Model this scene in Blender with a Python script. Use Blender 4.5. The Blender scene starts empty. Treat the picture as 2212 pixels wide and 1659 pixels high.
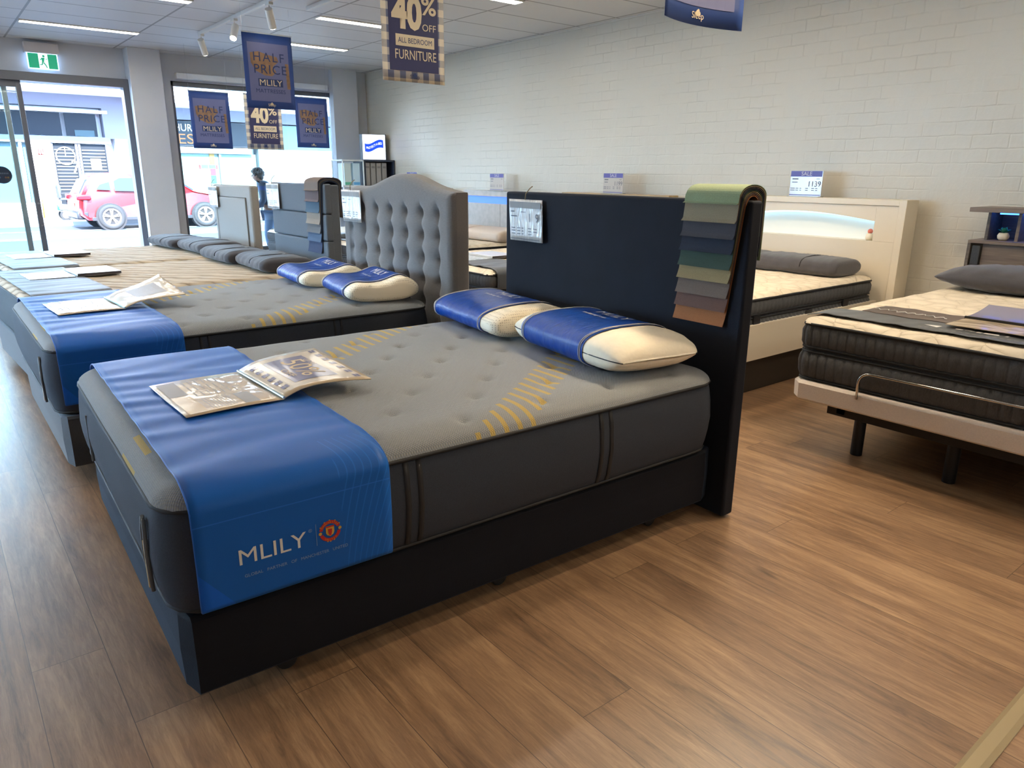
import bpy, bmesh, math, random
from mathutils import Vector, Matrix
from math import sin, cos, pi, sqrt, radians, exp, atan2

# ------------------------------------------------------------------ scene, camera, light
S = bpy.context.scene
COL = S.collection
S.view_settings.view_transform = 'Standard'
S.view_settings.look = 'None'
S.view_settings.gamma = 1.0
S.view_settings.use_curve_mapping = False
S.view_settings.exposure = 0.95
S.cycles.use_denoising = True
S.cycles.max_bounces = 7
S.cycles.diffuse_bounces = 4
S.cycles.glossy_bounces = 3
S.cycles.transparent_max_bounces = 12
S.cycles.sample_clamp_indirect = 6.0
S.cycles.caustics_reflective = False
S.cycles.caustics_refractive = False

CX, CY, CZ, YAW, PITCH, ROLL, FPX = -0.348, -1.7785, 1.4255, 0.897, -0.2821, 0.0075, 1563.2
ROOM_X, FRONT_Y, CEIL = 5.66, 9.63, 2.985
cam = bpy.data.objects.new('camera', bpy.data.cameras.new('camera'))
COL.objects.link(cam)
cam.data.sensor_width = 36.0
cam.data.lens = FPX / 2212.0 * 36.0
cam.data.clip_start = 0.05
fw = Vector((cos(PITCH) * cos(YAW), cos(PITCH) * sin(YAW), sin(PITCH)))
rt = Vector((sin(YAW), -cos(YAW), 0)); up = rt.cross(fw)
r2 = rt * cos(ROLL) + up * sin(ROLL); u2 = -rt * sin(ROLL) + up * cos(ROLL)
m = Matrix((r2, u2, -fw)).transposed().to_4x4(); m.translation = (CX, CY, CZ)
cam.matrix_world = m
S.camera = cam

W = bpy.data.worlds.new('sky'); S.world = W; W.use_nodes = True
bg = W.node_tree.nodes['Background']
bg.inputs[0].default_value = (0.44, 0.68, 1.0, 1); bg.inputs[1].default_value = 15.0
sun = bpy.data.objects.new('sun', bpy.data.lights.new('sun', 'SUN')); COL.objects.link(sun)
sun.data.energy = 22.0; sun.data.angle = radians(0.8); sun.data.color = (1.0, 0.95, 0.88)
sun.rotation_euler = Vector((-0.18, -0.80, 0.50)).to_track_quat('Z', 'Y').to_euler()
SPOT = 60.0; STRIP = 21.0     # radiance of the ceiling light strips

# ------------------------------------------------------------------ materials
def lin(c):
    return tuple(((x / 255.0) / 12.92 if x / 255.0 <= 0.04045 else ((x / 255.0 + 0.055) / 1.055) ** 2.4) for x in c)
MATS = {}
def nt(mat): return mat.node_tree.nodes, mat.node_tree.links
def mat(name, rgb, rough=0.6, metal=0.0, spec=0.5, noise=0.0, nscale=40.0, bump=0.0, bscale=200.0, emit=0.0, coat=0.0, sheen=0.0, stretch=(1, 1, 1), weave=0.0, alpha=1.0, sheentint=None):
    if name in MATS: return MATS[name]
    mt = bpy.data.materials.new(name); mt.use_nodes = True
    N, L = nt(mt); b = N['Principled BSDF']
    col = lin(rgb)
    b.inputs['Base Color'].default_value = (*col, 1)
    b.inputs['Roughness'].default_value = rough
    b.inputs['Metallic'].default_value = metal
    b.inputs['Specular IOR Level'].default_value = spec
    b.inputs['Coat Weight'].default_value = coat
    b.inputs['Coat Roughness'].default_value = 0.12
    b.inputs['Sheen Weight'].default_value = sheen
    if sheentint: b.inputs['Sheen Tint'].default_value = (*lin(sheentint), 1); b.inputs['Sheen Roughness'].default_value = .3
    b.inputs['Alpha'].default_value = alpha
    if emit:
        b.inputs['Emission Color'].default_value = (*col, 1); b.inputs['Emission Strength'].default_value = emit
    tc = N.new('ShaderNodeTexCoord'); mp = N.new('ShaderNodeMapping')
    mp.inputs['Scale'].default_value = stretch
    L.new(tc.outputs['Object'], mp.inputs[0])
    if noise:
        n = N.new('ShaderNodeTexNoise'); n.inputs['Scale'].default_value = nscale; n.inputs['Detail'].default_value = 4
        L.new(mp.outputs[0], n.inputs['Vector'])
        r = N.new('ShaderNodeMapRange'); r.inputs['To Min'].default_value = 1 - noise; r.inputs['To Max'].default_value = 1 + noise
        r.inputs['From Min'].default_value = .25; r.inputs['From Max'].default_value = .75
        L.new(n.outputs[0], r.inputs[0])
        mx = N.new('ShaderNodeVectorMath'); mx.operation = 'SCALE'; mx.inputs[0].default_value = col
        L.new(r.outputs[0], mx.inputs['Scale']); L.new(mx.outputs[0], b.inputs['Base Color'])
    if bump or weave:
        bn = N.new('ShaderNodeBump'); bn.inputs['Strength'].default_value = bump or weave; bn.inputs['Distance'].default_value = 0.004
        n2 = N.new('ShaderNodeTexNoise'); n2.inputs['Scale'].default_value = bscale; n2.inputs['Detail'].default_value = 3
        L.new(mp.outputs[0], n2.inputs['Vector']); L.new(n2.outputs[0], bn.inputs['Height']); L.new(bn.outputs[0], b.inputs['Normal'])
    MATS[name] = mt
    return mt
def newmat(name):
    mt = bpy.data.materials.new(name); mt.use_nodes = True; MATS[name] = mt
    N, L = nt(mt); b = N['Principled BSDF']
    tc = N.new('ShaderNodeTexCoord')
    return mt, N, L, b, tc.outputs['Object']
def math_(N, L, op, a, b=None, c=None):
    n = N.new('ShaderNodeMath'); n.operation = op
    for i, v in enumerate((a, b, c)):
        if v is None: continue
        if isinstance(v, (int, float)): n.inputs[i].default_value = v
        else: L.new(v, n.inputs[i])
    return n.outputs[0]
def mixc(N, L, f, a, b):
    n = N.new('ShaderNodeMix'); n.data_type = 'RGBA'
    for s, v in ((n.inputs[0], f), (n.inputs[6], a), (n.inputs[7], b)):
        if isinstance(v, tuple): s.default_value = (*v, 1)
        elif isinstance(v, (int, float)): s.default_value = v
        else: L.new(v, s)
    return n.outputs[2]

def floor_material():
    mt, N, L, b, oc = newmat('oak_floor')
    sp = N.new('ShaderNodeSeparateXYZ'); L.new(oc, sp.inputs[0])
    cb = N.new('ShaderNodeCombineXYZ')
    xr = math_(N, L, 'ADD', sp.outputs[0], -1.03 + 40 * 0.193)
    row = math_(N, L, 'FLOOR', math_(N, L, 'DIVIDE', xr, 0.193))
    hsh = math_(N, L, 'FRACT', math_(N, L, 'MULTIPLY', math_(N, L, 'SINE', math_(N, L, 'MULTIPLY', row, 12.9898)), 437.585))
    L.new(math_(N, L, 'ADD', sp.outputs[1], math_(N, L, 'MULTIPLY', hsh, 1.83)), cb.inputs[0]); L.new(xr, cb.inputs[1])
    br = N.new('ShaderNodeTexBrick'); L.new(cb.outputs[0], br.inputs[0])
    br.offset = 0.0; br.offset_frequency = 2; br.squash = 1
    br.inputs['Color1'].default_value = (0, 0, 0, 1); br.inputs['Color2'].default_value = (1, 1, 1, 1); br.inputs['Mortar'].default_value = (.5, .5, .5, 1)
    br.inputs['Scale'].default_value = 1; br.inputs['Mortar Size'].default_value = 0.0011; br.inputs['Mortar Smooth'].default_value = 0.1
    br.inputs['Brick Width'].default_value = 1.83; br.inputs['Row Height'].default_value = 0.193; br.inputs['Bias'].default_value = 0
    pl = N.new('ShaderNodeSeparateColor'); L.new(br.outputs[0], pl.inputs[0]); rnd = pl.outputs[0]
    # grain coordinates: stretched along the plank, shifted per plank
    g = N.new('ShaderNodeCombineXYZ')
    L.new(math_(N, L, 'MULTIPLY', sp.outputs[0], 1.0), g.inputs[0])
    L.new(math_(N, L, 'MULTIPLY', sp.outputs[1], 0.09), g.inputs[1]); L.new(math_(N, L, 'MULTIPLY', rnd, 37.0), g.inputs[2])
    def noise(sc, det, dist=0.0, rough=.55):
        n = N.new('ShaderNodeTexNoise'); n.inputs['Scale'].default_value = sc; n.inputs['Detail'].default_value = det
        n.inputs['Distortion'].default_value = dist; n.inputs['Roughness'].default_value = rough
        L.new(g.outputs[0], n.inputs['Vector']); return n.outputs[0]
    n1 = noise(9, 8, 1.6, .62); n2 = noise(75, 6, .8, .75); n3 = noise(2.2, 3, .3)
    ramp = N.new('ShaderNodeValToRGB'); e = ramp.color_ramp.elements
    e[0].position = .35; e[0].color = (*lin((90, 66, 47)), 1); e[1].position = .66; e[1].color = (*lin((182, 147, 109)), 1)
    x = e.new(.5); x.color = (*lin((142, 109, 79)), 1)
    v = math_(N, L, 'ADD', math_(N, L, 'MULTIPLY', n1, .50), math_(N, L, 'ADD', math_(N, L, 'MULTIPLY', n2, .42), math_(N, L, 'MULTIPLY', rnd, .07)))
    L.new(v, ramp.inputs[0])
    # knots: sparse stretched cells
    kc = N.new('ShaderNodeCombineXYZ')
    L.new(math_(N, L, 'MULTIPLY', sp.outputs[0], 3.4), kc.inputs[0]); L.new(math_(N, L, 'MULTIPLY', sp.outputs[1], 1.5), kc.inputs[1])
    vo = N.new('ShaderNodeTexVoronoi'); vo.inputs['Scale'].default_value = 1.0; L.new(kc.outputs[0], vo.inputs['Vector'])
    dd = math_(N, L, 'ADD', vo.outputs['Distance'], math_(N, L, 'MULTIPLY', n2, .06))
    kn = N.new('ShaderNodeMapRange'); kn.inputs['From Min'].default_value = .05; kn.inputs['From Max'].default_value = .13
    kn.inputs['To Min'].default_value = .75; kn.inputs['To Max'].default_value = 0; L.new(dd, kn.inputs[0])
    c1 = mixc(N, L, kn.outputs[0], ramp.outputs[0], lin((52, 36, 26)))
    c2 = mixc(N, L, math_(N, L, 'MULTIPLY', n3, .25), c1, lin((120, 100, 84)))
    c3 = mixc(N, L, math_(N, L, 'MULTIPLY', br.outputs['Fac'], .75), c2, lin((45, 32, 24)))
    L.new(c3, b.inputs['Base Color'])
    rr = N.new('ShaderNodeMapRange'); rr.inputs['To Min'].default_value = .30; rr.inputs['To Max'].default_value = .42; L.new(n1, rr.inputs[0])
    L.new(rr.outputs[0], b.inputs['Roughness'])
    bp = N.new('ShaderNodeBump'); bp.inputs['Strength'].default_value = .25; bp.inputs['Distance'].default_value = .002
    h = math_(N, L, 'MULTIPLY', n2, .35)
    L.new(h, bp.inputs['Height']); L.new(bp.outputs[0], b.inputs['Normal'])
    b.inputs['Specular IOR Level'].default_value = .7
    return mt

def brick_material():
    mt, N, L, b, oc = newmat('painted_brick')
    sp = N.new('ShaderNodeSeparateXYZ'); L.new(oc, sp.inputs[0])
    cb = N.new('ShaderNodeCombineXYZ'); L.new(sp.outputs[1], cb.inputs[0]); L.new(sp.outputs[2], cb.inputs[1])
    dn = N.new('ShaderNodeTexNoise'); dn.inputs['Scale'].default_value = 7; L.new(oc, dn.inputs['Vector'])
    ad = N.new('ShaderNodeVectorMath'); ad.operation = 'MULTIPLY_ADD'; ad.inputs[1].default_value = (.018, .018, .018)
    L.new(dn.outputs['Color'], ad.inputs[0]); L.new(cb.outputs[0], ad.inputs[2])
    br = N.new('ShaderNodeTexBrick'); L.new(ad.outputs[0], br.inputs[0])
    br.inputs['Scale'].default_value = 1; br.inputs['Mortar Size'].default_value = .007; br.inputs['Mortar Smooth'].default_value = .8
    br.inputs['Brick Width'].default_value = .235; br.inputs['Row Height'].default_value = .096
    br.inputs['Color1'].default_value = (0, 0, 0, 1); br.inputs['Color2'].default_value = (1, 1, 1, 1); br.inputs['Mortar'].default_value = (.5, .5, .5, 1)
    def noise(sc, det=4, st=None):
        n = N.new('ShaderNodeTexNoise'); n.inputs['Scale'].default_value = sc; n.inputs['Detail'].default_value = det
        if st:
            mp = N.new('ShaderNodeMapping'); mp.inputs['Scale'].default_value = st; L.new(oc, mp.inputs[0]); L.new(mp.outputs[0], n.inputs['Vector'])
        else: L.new(oc, n.inputs['Vector'])
        return n.outputs[0]
    mask = noise(2.6, 3); drip = noise(9, 4, (1, 1.6, .55)); fine = noise(60, 3)
    pc = N.new('ShaderNodeSeparateColor'); L.new(br.outputs[0], pc.inputs[0])
    mr = N.new('ShaderNodeMapRange'); mr.inputs['From Min'].default_value = .38; mr.inputs['From Max'].default_value = .62; mr.inputs['To Min'].default_value = .05; L.new(mask, mr.inputs[0])
    h = math_(N, L, 'MULTIPLY', br.outputs['Fac'], mr.outputs[0])
    h = math_(N, L, 'SUBTRACT', math_(N, L, 'ADD', math_(N, L, 'MULTIPLY', drip, 1.5), math_(N, L, 'MULTIPLY', pc.outputs[0], .35)), h)
    h = math_(N, L, 'ADD', h, math_(N, L, 'MULTIPLY', fine, .25))
    bp = N.new('ShaderNodeBump'); bp.inputs['Strength'].default_value = .32; bp.inputs['Distance'].default_value = .010
    L.new(h, bp.inputs['Height']); L.new(bp.outputs[0], b.inputs['Normal'])
    c = mixc(N, L, math_(N, L, 'MULTIPLY', math_(N, L, 'MULTIPLY', br.outputs['Fac'], mr.outputs[0]), .12), lin((200, 192, 175)), lin((162, 156, 144)))
    L.new(c, b.inputs['Base Color']); b.inputs['Roughness'].default_value = .42
    return mt

def ceiling_material():
    mt, N, L, b, oc = newmat('ceiling_tile')
    sp = N.new('ShaderNodeSeparateXYZ'); L.new(oc, sp.inputs[0])
    def grid(o, pitch, off):
        f = math_(N, L, 'FRACT', math_(N, L, 'DIVIDE', math_(N, L, 'ADD', o, off), pitch))
        d = math_(N, L, 'ABSOLUTE', math_(N, L, 'SUBTRACT', f, .5))
        return math_(N, L, 'GREATER_THAN', d, .5 - .011 / pitch)
    g = math_(N, L, 'MAXIMUM', grid(sp.outputs[0], 1.2, 20 * 1.2 - .80), grid(sp.outputs[1], .6, 30 * .6 - .40))
    L.new(mixc(N, L, g, lin((215, 217, 220)), lin((150, 152, 156))), b.inputs['Base Color'])
    b.inputs['Roughness'].default_value = .55
    bp = N.new('ShaderNodeBump'); bp.inputs['Strength'].default_value = .4; bp.inputs['Distance'].default_value = .004
    L.new(g, bp.inputs['Height']); L.new(bp.outputs[0], b.inputs['Normal'])
    return mt

def knit_material():
    """grey knitted mattress top with a fine dotted weave and two diagonal runs of gold dashes"""
    mt, N, L, b, oc = newmat('knit_top')
    sp = N.new('ShaderNodeSeparateXYZ'); L.new(oc, sp.inputs[0]); x, y = sp.outputs[0], sp.outputs[1]
    def dots(o, p): return math_(N, L, 'SINE', math_(N, L, 'MULTIPLY', o, 2 * pi / p))
    d = math_(N, L, 'MULTIPLY', dots(x, .0085), dots(y, .0085))
    dm = math_(N, L, 'GREATER_THAN', d, .45)
    n = N.new('ShaderNodeTexNoise'); n.inputs['Scale'].default_value = 260; L.new(oc, n.inputs['Vector'])
    base = mixc(N, L, n.outputs[0], lin((116, 120, 124)), lin((150, 154, 157)))
    base = mixc(N, L, math_(N, L, 'MULTIPLY', dm, .38), base, lin((176, 168, 140)))
    # gold dashes
    fr = math_(N, L, 'FRACT', math_(N, L, 'DIVIDE', math_(N, L, 'ADD', x, 3.0 - .0), .055))
    bar = math_(N, L, 'LESS_THAN', math_(N, L, 'ABSOLUTE', math_(N, L, 'SUBTRACT', fr, .5)), .17)
    st = math_(N, L, 'MULTIPLY', math_(N, L, 'FLOOR', math_(N, L, 'DIVIDE', math_(N, L, 'ADD', x, 3.0), .055)), .055)
    t = math_(N, L, 'SUBTRACT', y, math_(N, L, 'MULTIPLY', math_(N, L, 'SUBTRACT', st, 3.0), .745))
    def band(c, w): return math_(N, L, 'MULTIPLY', math_(N, L, 'LESS_THAN', t, c), math_(N, L, 'GREATER_THAN', t, c - w))
    bb = math_(N, L, 'MAXIMUM', math_(N, L, 'MAXIMUM', band(-.66, .18), band(.52, .18)), band(-1.55, .18))
    f = math_(N, L, 'MULTIPLY', math_(N, L, 'MULTIPLY', bar, bb), .85)
    base = mixc(N, L, f, base, lin((190, 158, 70)))
    L.new(base, b.inputs['Base Color']); b.inputs['Roughness'].default_value = .85
    b.inputs['Sheen Weight'].default_value = .08
    bp = N.new('ShaderNodeBump'); bp.inputs['Strength'].default_value = .5; bp.inputs['Distance'].default_value = .0015
    L.new(math_(N, L, 'ADD', d, n.outputs[0]), bp.inputs['Height']); L.new(bp.outputs[0], b.inputs['Normal'])
    return mt

def quilt_material(name, c1, c2, sc=9.0, wav=False, strength=.9):
    mt, N, L, b, oc = newmat(name)
    dn = N.new('ShaderNodeTexNoise'); dn.inputs['Scale'].default_value = 3.5; L.new(oc, dn.inputs['Vector'])
    ad = N.new('ShaderNodeVectorMath'); ad.operation = 'MULTIPLY_ADD'; ad.inputs[1].default_value = (.22, .22, 0)
    L.new(dn.outputs['Color'], ad.inputs[0]); L.new(oc, ad.inputs[2])
    if wav:
        w = N.new('ShaderNodeTexWave'); w.wave_type = 'BANDS'; w.bands_direction = 'DIAGONAL'; w.inputs['Scale'].default_value = 3.6; w.inputs['Distortion'].default_value = 2.5; w.inputs['Detail'].default_value = 1
        L.new(ad.outputs[0], w.inputs['Vector']); h = math_(N, L, 'POWER', w.outputs[1], .35)
    else:
        v = N.new('ShaderNodeTexVoronoi'); v.feature = 'DISTANCE_TO_EDGE'; v.inputs['Scale'].default_value = sc; L.new(ad.outputs[0], v.inputs['Vector'])
        h = math_(N, L, 'POWER', math_(N, L, 'MULTIPLY', v.outputs[0], 2.0), .5)
    n = N.new('ShaderNodeTexNoise'); n.inputs['Scale'].default_value = 90; L.new(oc, n.inputs['Vector'])
    L.new(mixc(N, L, h, c1, c2), b.inputs['Base Color']); b.inputs['Roughness'].default_value = .8
    bp = N.new('ShaderNodeBump'); bp.inputs['Strength'].default_value = strength; bp.inputs['Distance'].default_value = .014
    L.new(math_(N, L, 'ADD', h, math_(N, L, 'MULTIPLY', n.outputs[0], .12)), bp.inputs['Height']); L.new(bp.outputs[0], b.inputs['Normal'])
    return mt

def gingham_material():
    mt, N, L, b, oc = newmat('gingham')
    sp = N.new('ShaderNodeSeparateXYZ'); L.new(oc, sp.inputs[0])
    def s(o): return math_(N, L, 'GREATER_THAN', math_(N, L, 'FRACT', math_(N, L, 'DIVIDE', math_(N, L, 'ADD', o, 9.0), .094)), .5)
    t = math_(N, L, 'MULTIPLY', math_(N, L, 'ADD', s(sp.outputs[0]), s(sp.outputs[2])), .5)
    L.new(mixc(N, L, t, lin((214, 204, 184)), lin((92, 100, 128))), b.inputs['Base Color']); b.inputs['Roughness'].default_value = .7
    return mt
def wood_material(name, c1, c2, axis='y', rough=.45):
    mt, N, L, b, oc = newmat(name)
    mp = N.new('ShaderNodeMapping'); mp.inputs['Scale'].default_value = {'y': (14, .9, 14), 'x': (.9, 14, 14), 'z': (14, 14, .9)}[axis]; L.new(oc, mp.inputs[0])
    n = N.new('ShaderNodeTexNoise'); n.inputs['Scale'].default_value = 3; n.inputs['Detail'].default_value = 6; n.inputs['Distortion'].default_value = .6
    L.new(mp.outputs[0], n.inputs['Vector'])
    r = N.new('ShaderNodeMapRange'); r.inputs['From Min'].default_value = .3; r.inputs['From Max'].default_value = .7; L.new(n.outputs[0], r.inputs[0])
    L.new(mixc(N, L, r.outputs[0], lin(c1), lin(c2)), b.inputs['Base Color']); b.inputs['Roughness'].default_value = rough
    return mt
def glass_material(name, tint, refl=.06):
    mt = bpy.data.materials.new(name); mt.use_nodes = True; MATS[name] = mt
    N, L = nt(mt); N.remove(N['Principled BSDF'])
    t = N.new('ShaderNodeBsdfTransparent'); t.inputs[0].default_value = (*tint, 1)
    g = N.new('ShaderNodeBsdfGlossy'); g.inputs['Roughness'].default_value = .02
    f = N.new('ShaderNodeFresnel'); f.inputs[0].default_value = 1.45
    mx = N.new('ShaderNodeMixShader'); L.new(f.outputs[0], mx.inputs[0]); L.new(t.outputs[0], mx.inputs[1]); L.new(g.outputs[0], mx.inputs[2])
    L.new(mx.outputs[0], N['Material Output'].inputs[0])
    return mt
def plastic_print_material(name, rgb, streak=(1, 9, 1), rough=.16, strength=.5, metalmix=0.0):
    mt, N, L, b, oc = newmat(name)
    b.inputs['Base Color'].default_value = (*lin(rgb), 1); b.inputs['Roughness'].default_value = .4
    b.inputs['Coat Weight'].default_value = 1; b.inputs['Coat Roughness'].default_value = rough; b.inputs['Coat IOR'].default_value = 1.7
    mp = N.new('ShaderNodeMapping'); mp.inputs['Scale'].default_value = streak; L.new(oc, mp.inputs[0])
    n = N.new('ShaderNodeTexNoise'); n.inputs['Scale'].default_value = 3.0; n.inputs['Detail'].default_value = 2; n.inputs['Distortion'].default_value = .8; L.new(mp.outputs[0], n.inputs['Vector'])
    bp = N.new('ShaderNodeBump'); bp.inputs['Strength'].default_value = strength; bp.inputs['Distance'].default_value = .05
    L.new(n.outputs[0], bp.inputs['Height']); L.new(bp.outputs[0], b.inputs['Coat Normal']); 
    return mt

# ------------------------------------------------------------------ mesh building
class G:
    def __init__(s): s.v = []; s.f = []
    def add(s, vs, fs):
        o = len(s.v); s.v += [tuple(p) for p in vs]; s.f += [tuple(i + o for i in f) for f in fs]; return s
    def box(s, a, b):
        x0, y0, z0 = a; x1, y1, z1 = b
        return s.add([(x0, y0, z0), (x1, y0, z0), (x1, y1, z0), (x0, y1, z0), (x0, y0, z1), (x1, y0, z1), (x1, y1, z1), (x0, y1, z1)],
                     [(0, 3, 2, 1), (4, 5, 6, 7), (0, 1, 5, 4), (1, 2, 6, 5), (2, 3, 7, 6), (3, 0, 4, 7)])
    def grid(s, fn, nu, nv, closed_u=False):
        vs = [fn(i / (nu if closed_u else nu - 1), j / (nv - 1)) for j in range(nv) for i in range(nu)]
        fs = []
        for j in range(nv - 1):
            for i in range(nu if closed_u else nu - 1):
                a = j * nu + i; b = j * nu + (i + 1) % nu
                fs.append((a, b, b + nu, a + nu))
        return s.add(vs, fs)
    def loops(s, loops, cap0=True, cap1=True):
        n = len(loops[0]); vs = [p for l in loops for p in l]; fs = []
        for j in range(len(loops) - 1):
            for i in range(n):
                a = j * n + i; b = j * n + (i + 1) % n; fs.append((a, b, b + n, a + n))
        if cap0: fs.append(tuple(reversed(range(n))))
        if cap1: fs.append(tuple(range((len(loops) - 1) * n, len(loops) * n)))
        return s.add(vs, fs)
    def tube(s, path, r, n=8, closed=False):
        P = [Vector(p) for p in path]; L = []; k = len(P); prev = None
        for i in range(k):
            t = (P[(i + 1) % k] - P[i - 1]) if closed else (P[min(i + 1, k - 1)] - P[max(i - 1, 0)])
            t.normalize()
            if prev is None:
                a = Vector((0, 0, 1)) if abs(t.z) < .9 else Vector((1, 0, 0)); u = t.cross(a).normalized()
            else: u = (prev - t * prev.dot(t)).normalized()
            prev = u; w = t.cross(u)
            rr = r[i] if isinstance(r, (list, tuple)) else r
            L.append([tuple(P[i] + u * rr * cos(2 * pi * q / n) + w * rr * sin(2 * pi * q / n)) for q in range(n)])
        if closed: L.append(L[0]); return s.loops(L, False, False)
        return s.loops(L)
    def prism(s, pts, a, b, axis='y'):
        """pts 2D outline; extruded from a to b along the axis"""
        mk = {'y': lambda p, t: (p[0], t, p[1]), 'x': lambda p, t: (t, p[0], p[1]), 'z': lambda p, t: (p[0], p[1], t)}[axis]
        return s.loops([[mk(p, a) for p in pts], [mk(p, b) for p in pts]])
    def cyl(s, c, r, h, axis='z', n=24, r2=None):
        r2 = r if r2 is None else r2; L = []
        for t, rr in ((0, r), (h, r2)):
            L.append([{'z': (c[0] + rr * cos(q), c[1] + rr * sin(q), c[2] + t), 'y': (c[0] + rr * cos(q), c[1] + t, c[2] + rr * sin(q)), 'x': (c[0] + t, c[1] + rr * cos(q), c[2] + rr * sin(q))}[axis] for q in [2 * pi * i / n for i in range(n)]])
        return s.loops(L)
    def lathe(s, prof, c=(0, 0, 0), n=24):
        return s.loops([[(c[0] + r * cos(2 * pi * i / n), c[1] + r * sin(2 * pi * i / n), c[2] + z) for i in range(n)] for r, z in prof])
    def ball(s, c, r, nu=14, nv=9):
        rx, ry, rz = r if isinstance(r, tuple) else (r, r, r)
        return s.grid(lambda u, v: (c[0] + rx * cos(2 * pi * u) * sin(pi * v), c[1] + ry * sin(2 * pi * u) * sin(pi * v), c[2] - rz * cos(pi * v)), nu, nv, True)
    def build(s, name, m=None, parent=None, smooth=False, bevel=0.0, seg=2, loc=None, rot=None, solid=0.0, fix=True):
        me = bpy.data.meshes.new(name); me.from_pydata(s.v, [], s.f)
        if fix:
            bm = bmesh.new(); bm.from_mesh(me)
            bmesh.ops.remove_doubles(bm, verts=bm.verts, dist=1e-6)
            bmesh.ops.recalc_face_normals(bm, faces=bm.faces); bm.to_mesh(me); bm.free()
        if m: me.materials.append(m)
        if smooth: me.shade_smooth()
        o = bpy.data.objects.new(name, me); COL.objects.link(o)
        if parent: o.parent = parent
        if loc: o.location = loc
        if rot: o.rotation_euler = rot
        if solid:
            md = o.modifiers.new('s', 'SOLIDIFY'); md.thickness = solid; md.offset = 1
        if bevel:
            md = o.modifiers.new('b', 'BEVEL'); md.width = bevel; md.segments = seg; md.limit_method = 'ANGLE'; md.angle_limit = radians(35)
            me.shade_smooth()
            try: me.set_sharp_from_angle(angle=radians(35))
            except Exception: pass
        return o
def tag(o, label=None, cat=None, group=None, kind=None):
    if label: o['label'] = label
    if cat: o['category'] = cat
    if group: o['group'] = group
    if kind: o['kind'] = kind
    return o
def thing(name, label, cat, loc=(0, 0, 0), rz=0.0, group=None):
    o = bpy.data.objects.new(name, None); COL.objects.link(o); o.location = loc; o.rotation_euler = (0, 0, rz)
    o.empty_display_size = .1
    return tag(o, label, cat, group)
def struct(o): o['kind'] = 'structure'; return o

_fc = {}
def text_mesh(txt, size=1.0, extrude=0.0, align='CENTER', spacing=1.0, offset=0.0, shear=0.0):
    c = bpy.data.curves.new('t', 'FONT'); c.body = txt; c.size = size; c.extrude = extrude; c.align_x = align; c.align_y = 'CENTER'
    c.space_character = spacing; c.offset = offset; c.shear = shear; c.resolution_u = 3
    o = bpy.data.objects.new('t', c); COL.objects.link(o)
    bpy.context.view_layer.update()
    me = bpy.data.meshes.new_from_object(o.evaluated_get(bpy.context.evaluated_depsgraph_get()))
    bpy.data.objects.remove(o); bpy.data.curves.remove(c)
    return me
def text(txt, name, m, fn, size, parent=None, width=None, sub=0, align='CENTER', **k):
    """letters laid on a surface: fn(u, v) -> point, u to the right, v up, in metres"""
    me = text_mesh(txt, size, align=align, **k)
    if width and me.vertices:
        xs = [v.co.x for v in me.vertices]; sx = width / (max(xs) - min(xs))
        for v in me.vertices: v.co.x *= sx
    if sub:
        bm = bmesh.new(); bm.from_mesh(me); bmesh.ops.triangulate(bm, faces=bm.faces)
        bmesh.ops.subdivide_edges(bm, edges=[e for e in bm.edges if e.calc_length() > sub], cuts=2); bm.to_mesh(me); bm.free()
    for v in me.vertices:
        p = fn(v.co.x, v.co.y); v.co = p
    me.materials.clear(); me.materials.append(m); me.name = name
    o = bpy.data.objects.new(name, me); COL.objects.link(o)
    if parent: o.parent = parent
    return o
def flat(o, U, V):
    o, U, V = Vector(o), Vector(U), Vector(V)
    return lambda u, v: o + U * u + V * v
def quad(fn, u0, v0, u1, v1, name, m, parent, nu=2, nv=2):
    g = G(); g.grid(lambda a, b: tuple(fn(u0 + (u1 - u0) * a, v0 + (v1 - v0) * b)), nu, nv)
    return g.build(name, m, parent, fix=False)
def poly(fn, pts, name, m, parent):
    g = G(); g.add([tuple(fn(*p)) for p in pts], [tuple(range(len(pts)))])
    return g.build(name, m, parent, fix=False)
def circ(cx, cy, r, n=28, a0=0, a1=2 * pi): return [(cx + r * cos(a0 + (a1 - a0) * i / n), cy + r * sin(a0 + (a1 - a0) * i / n)) for i in range(n + (0 if a1 - a0 > 6.28 else 1))]
def ring(fn, cx, cy, r0, r1, a0, a1, name, m, parent, n=28):
    g = G(); g.grid(lambda u, v: tuple(fn(cx + (r0 + (r1 - r0) * v) * cos(a0 + (a1 - a0) * u), cy + (r0 + (r1 - r0) * v) * sin(a0 + (a1 - a0) * u))), n, 2)
    return g.build(name, m, parent, fix=False)

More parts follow.
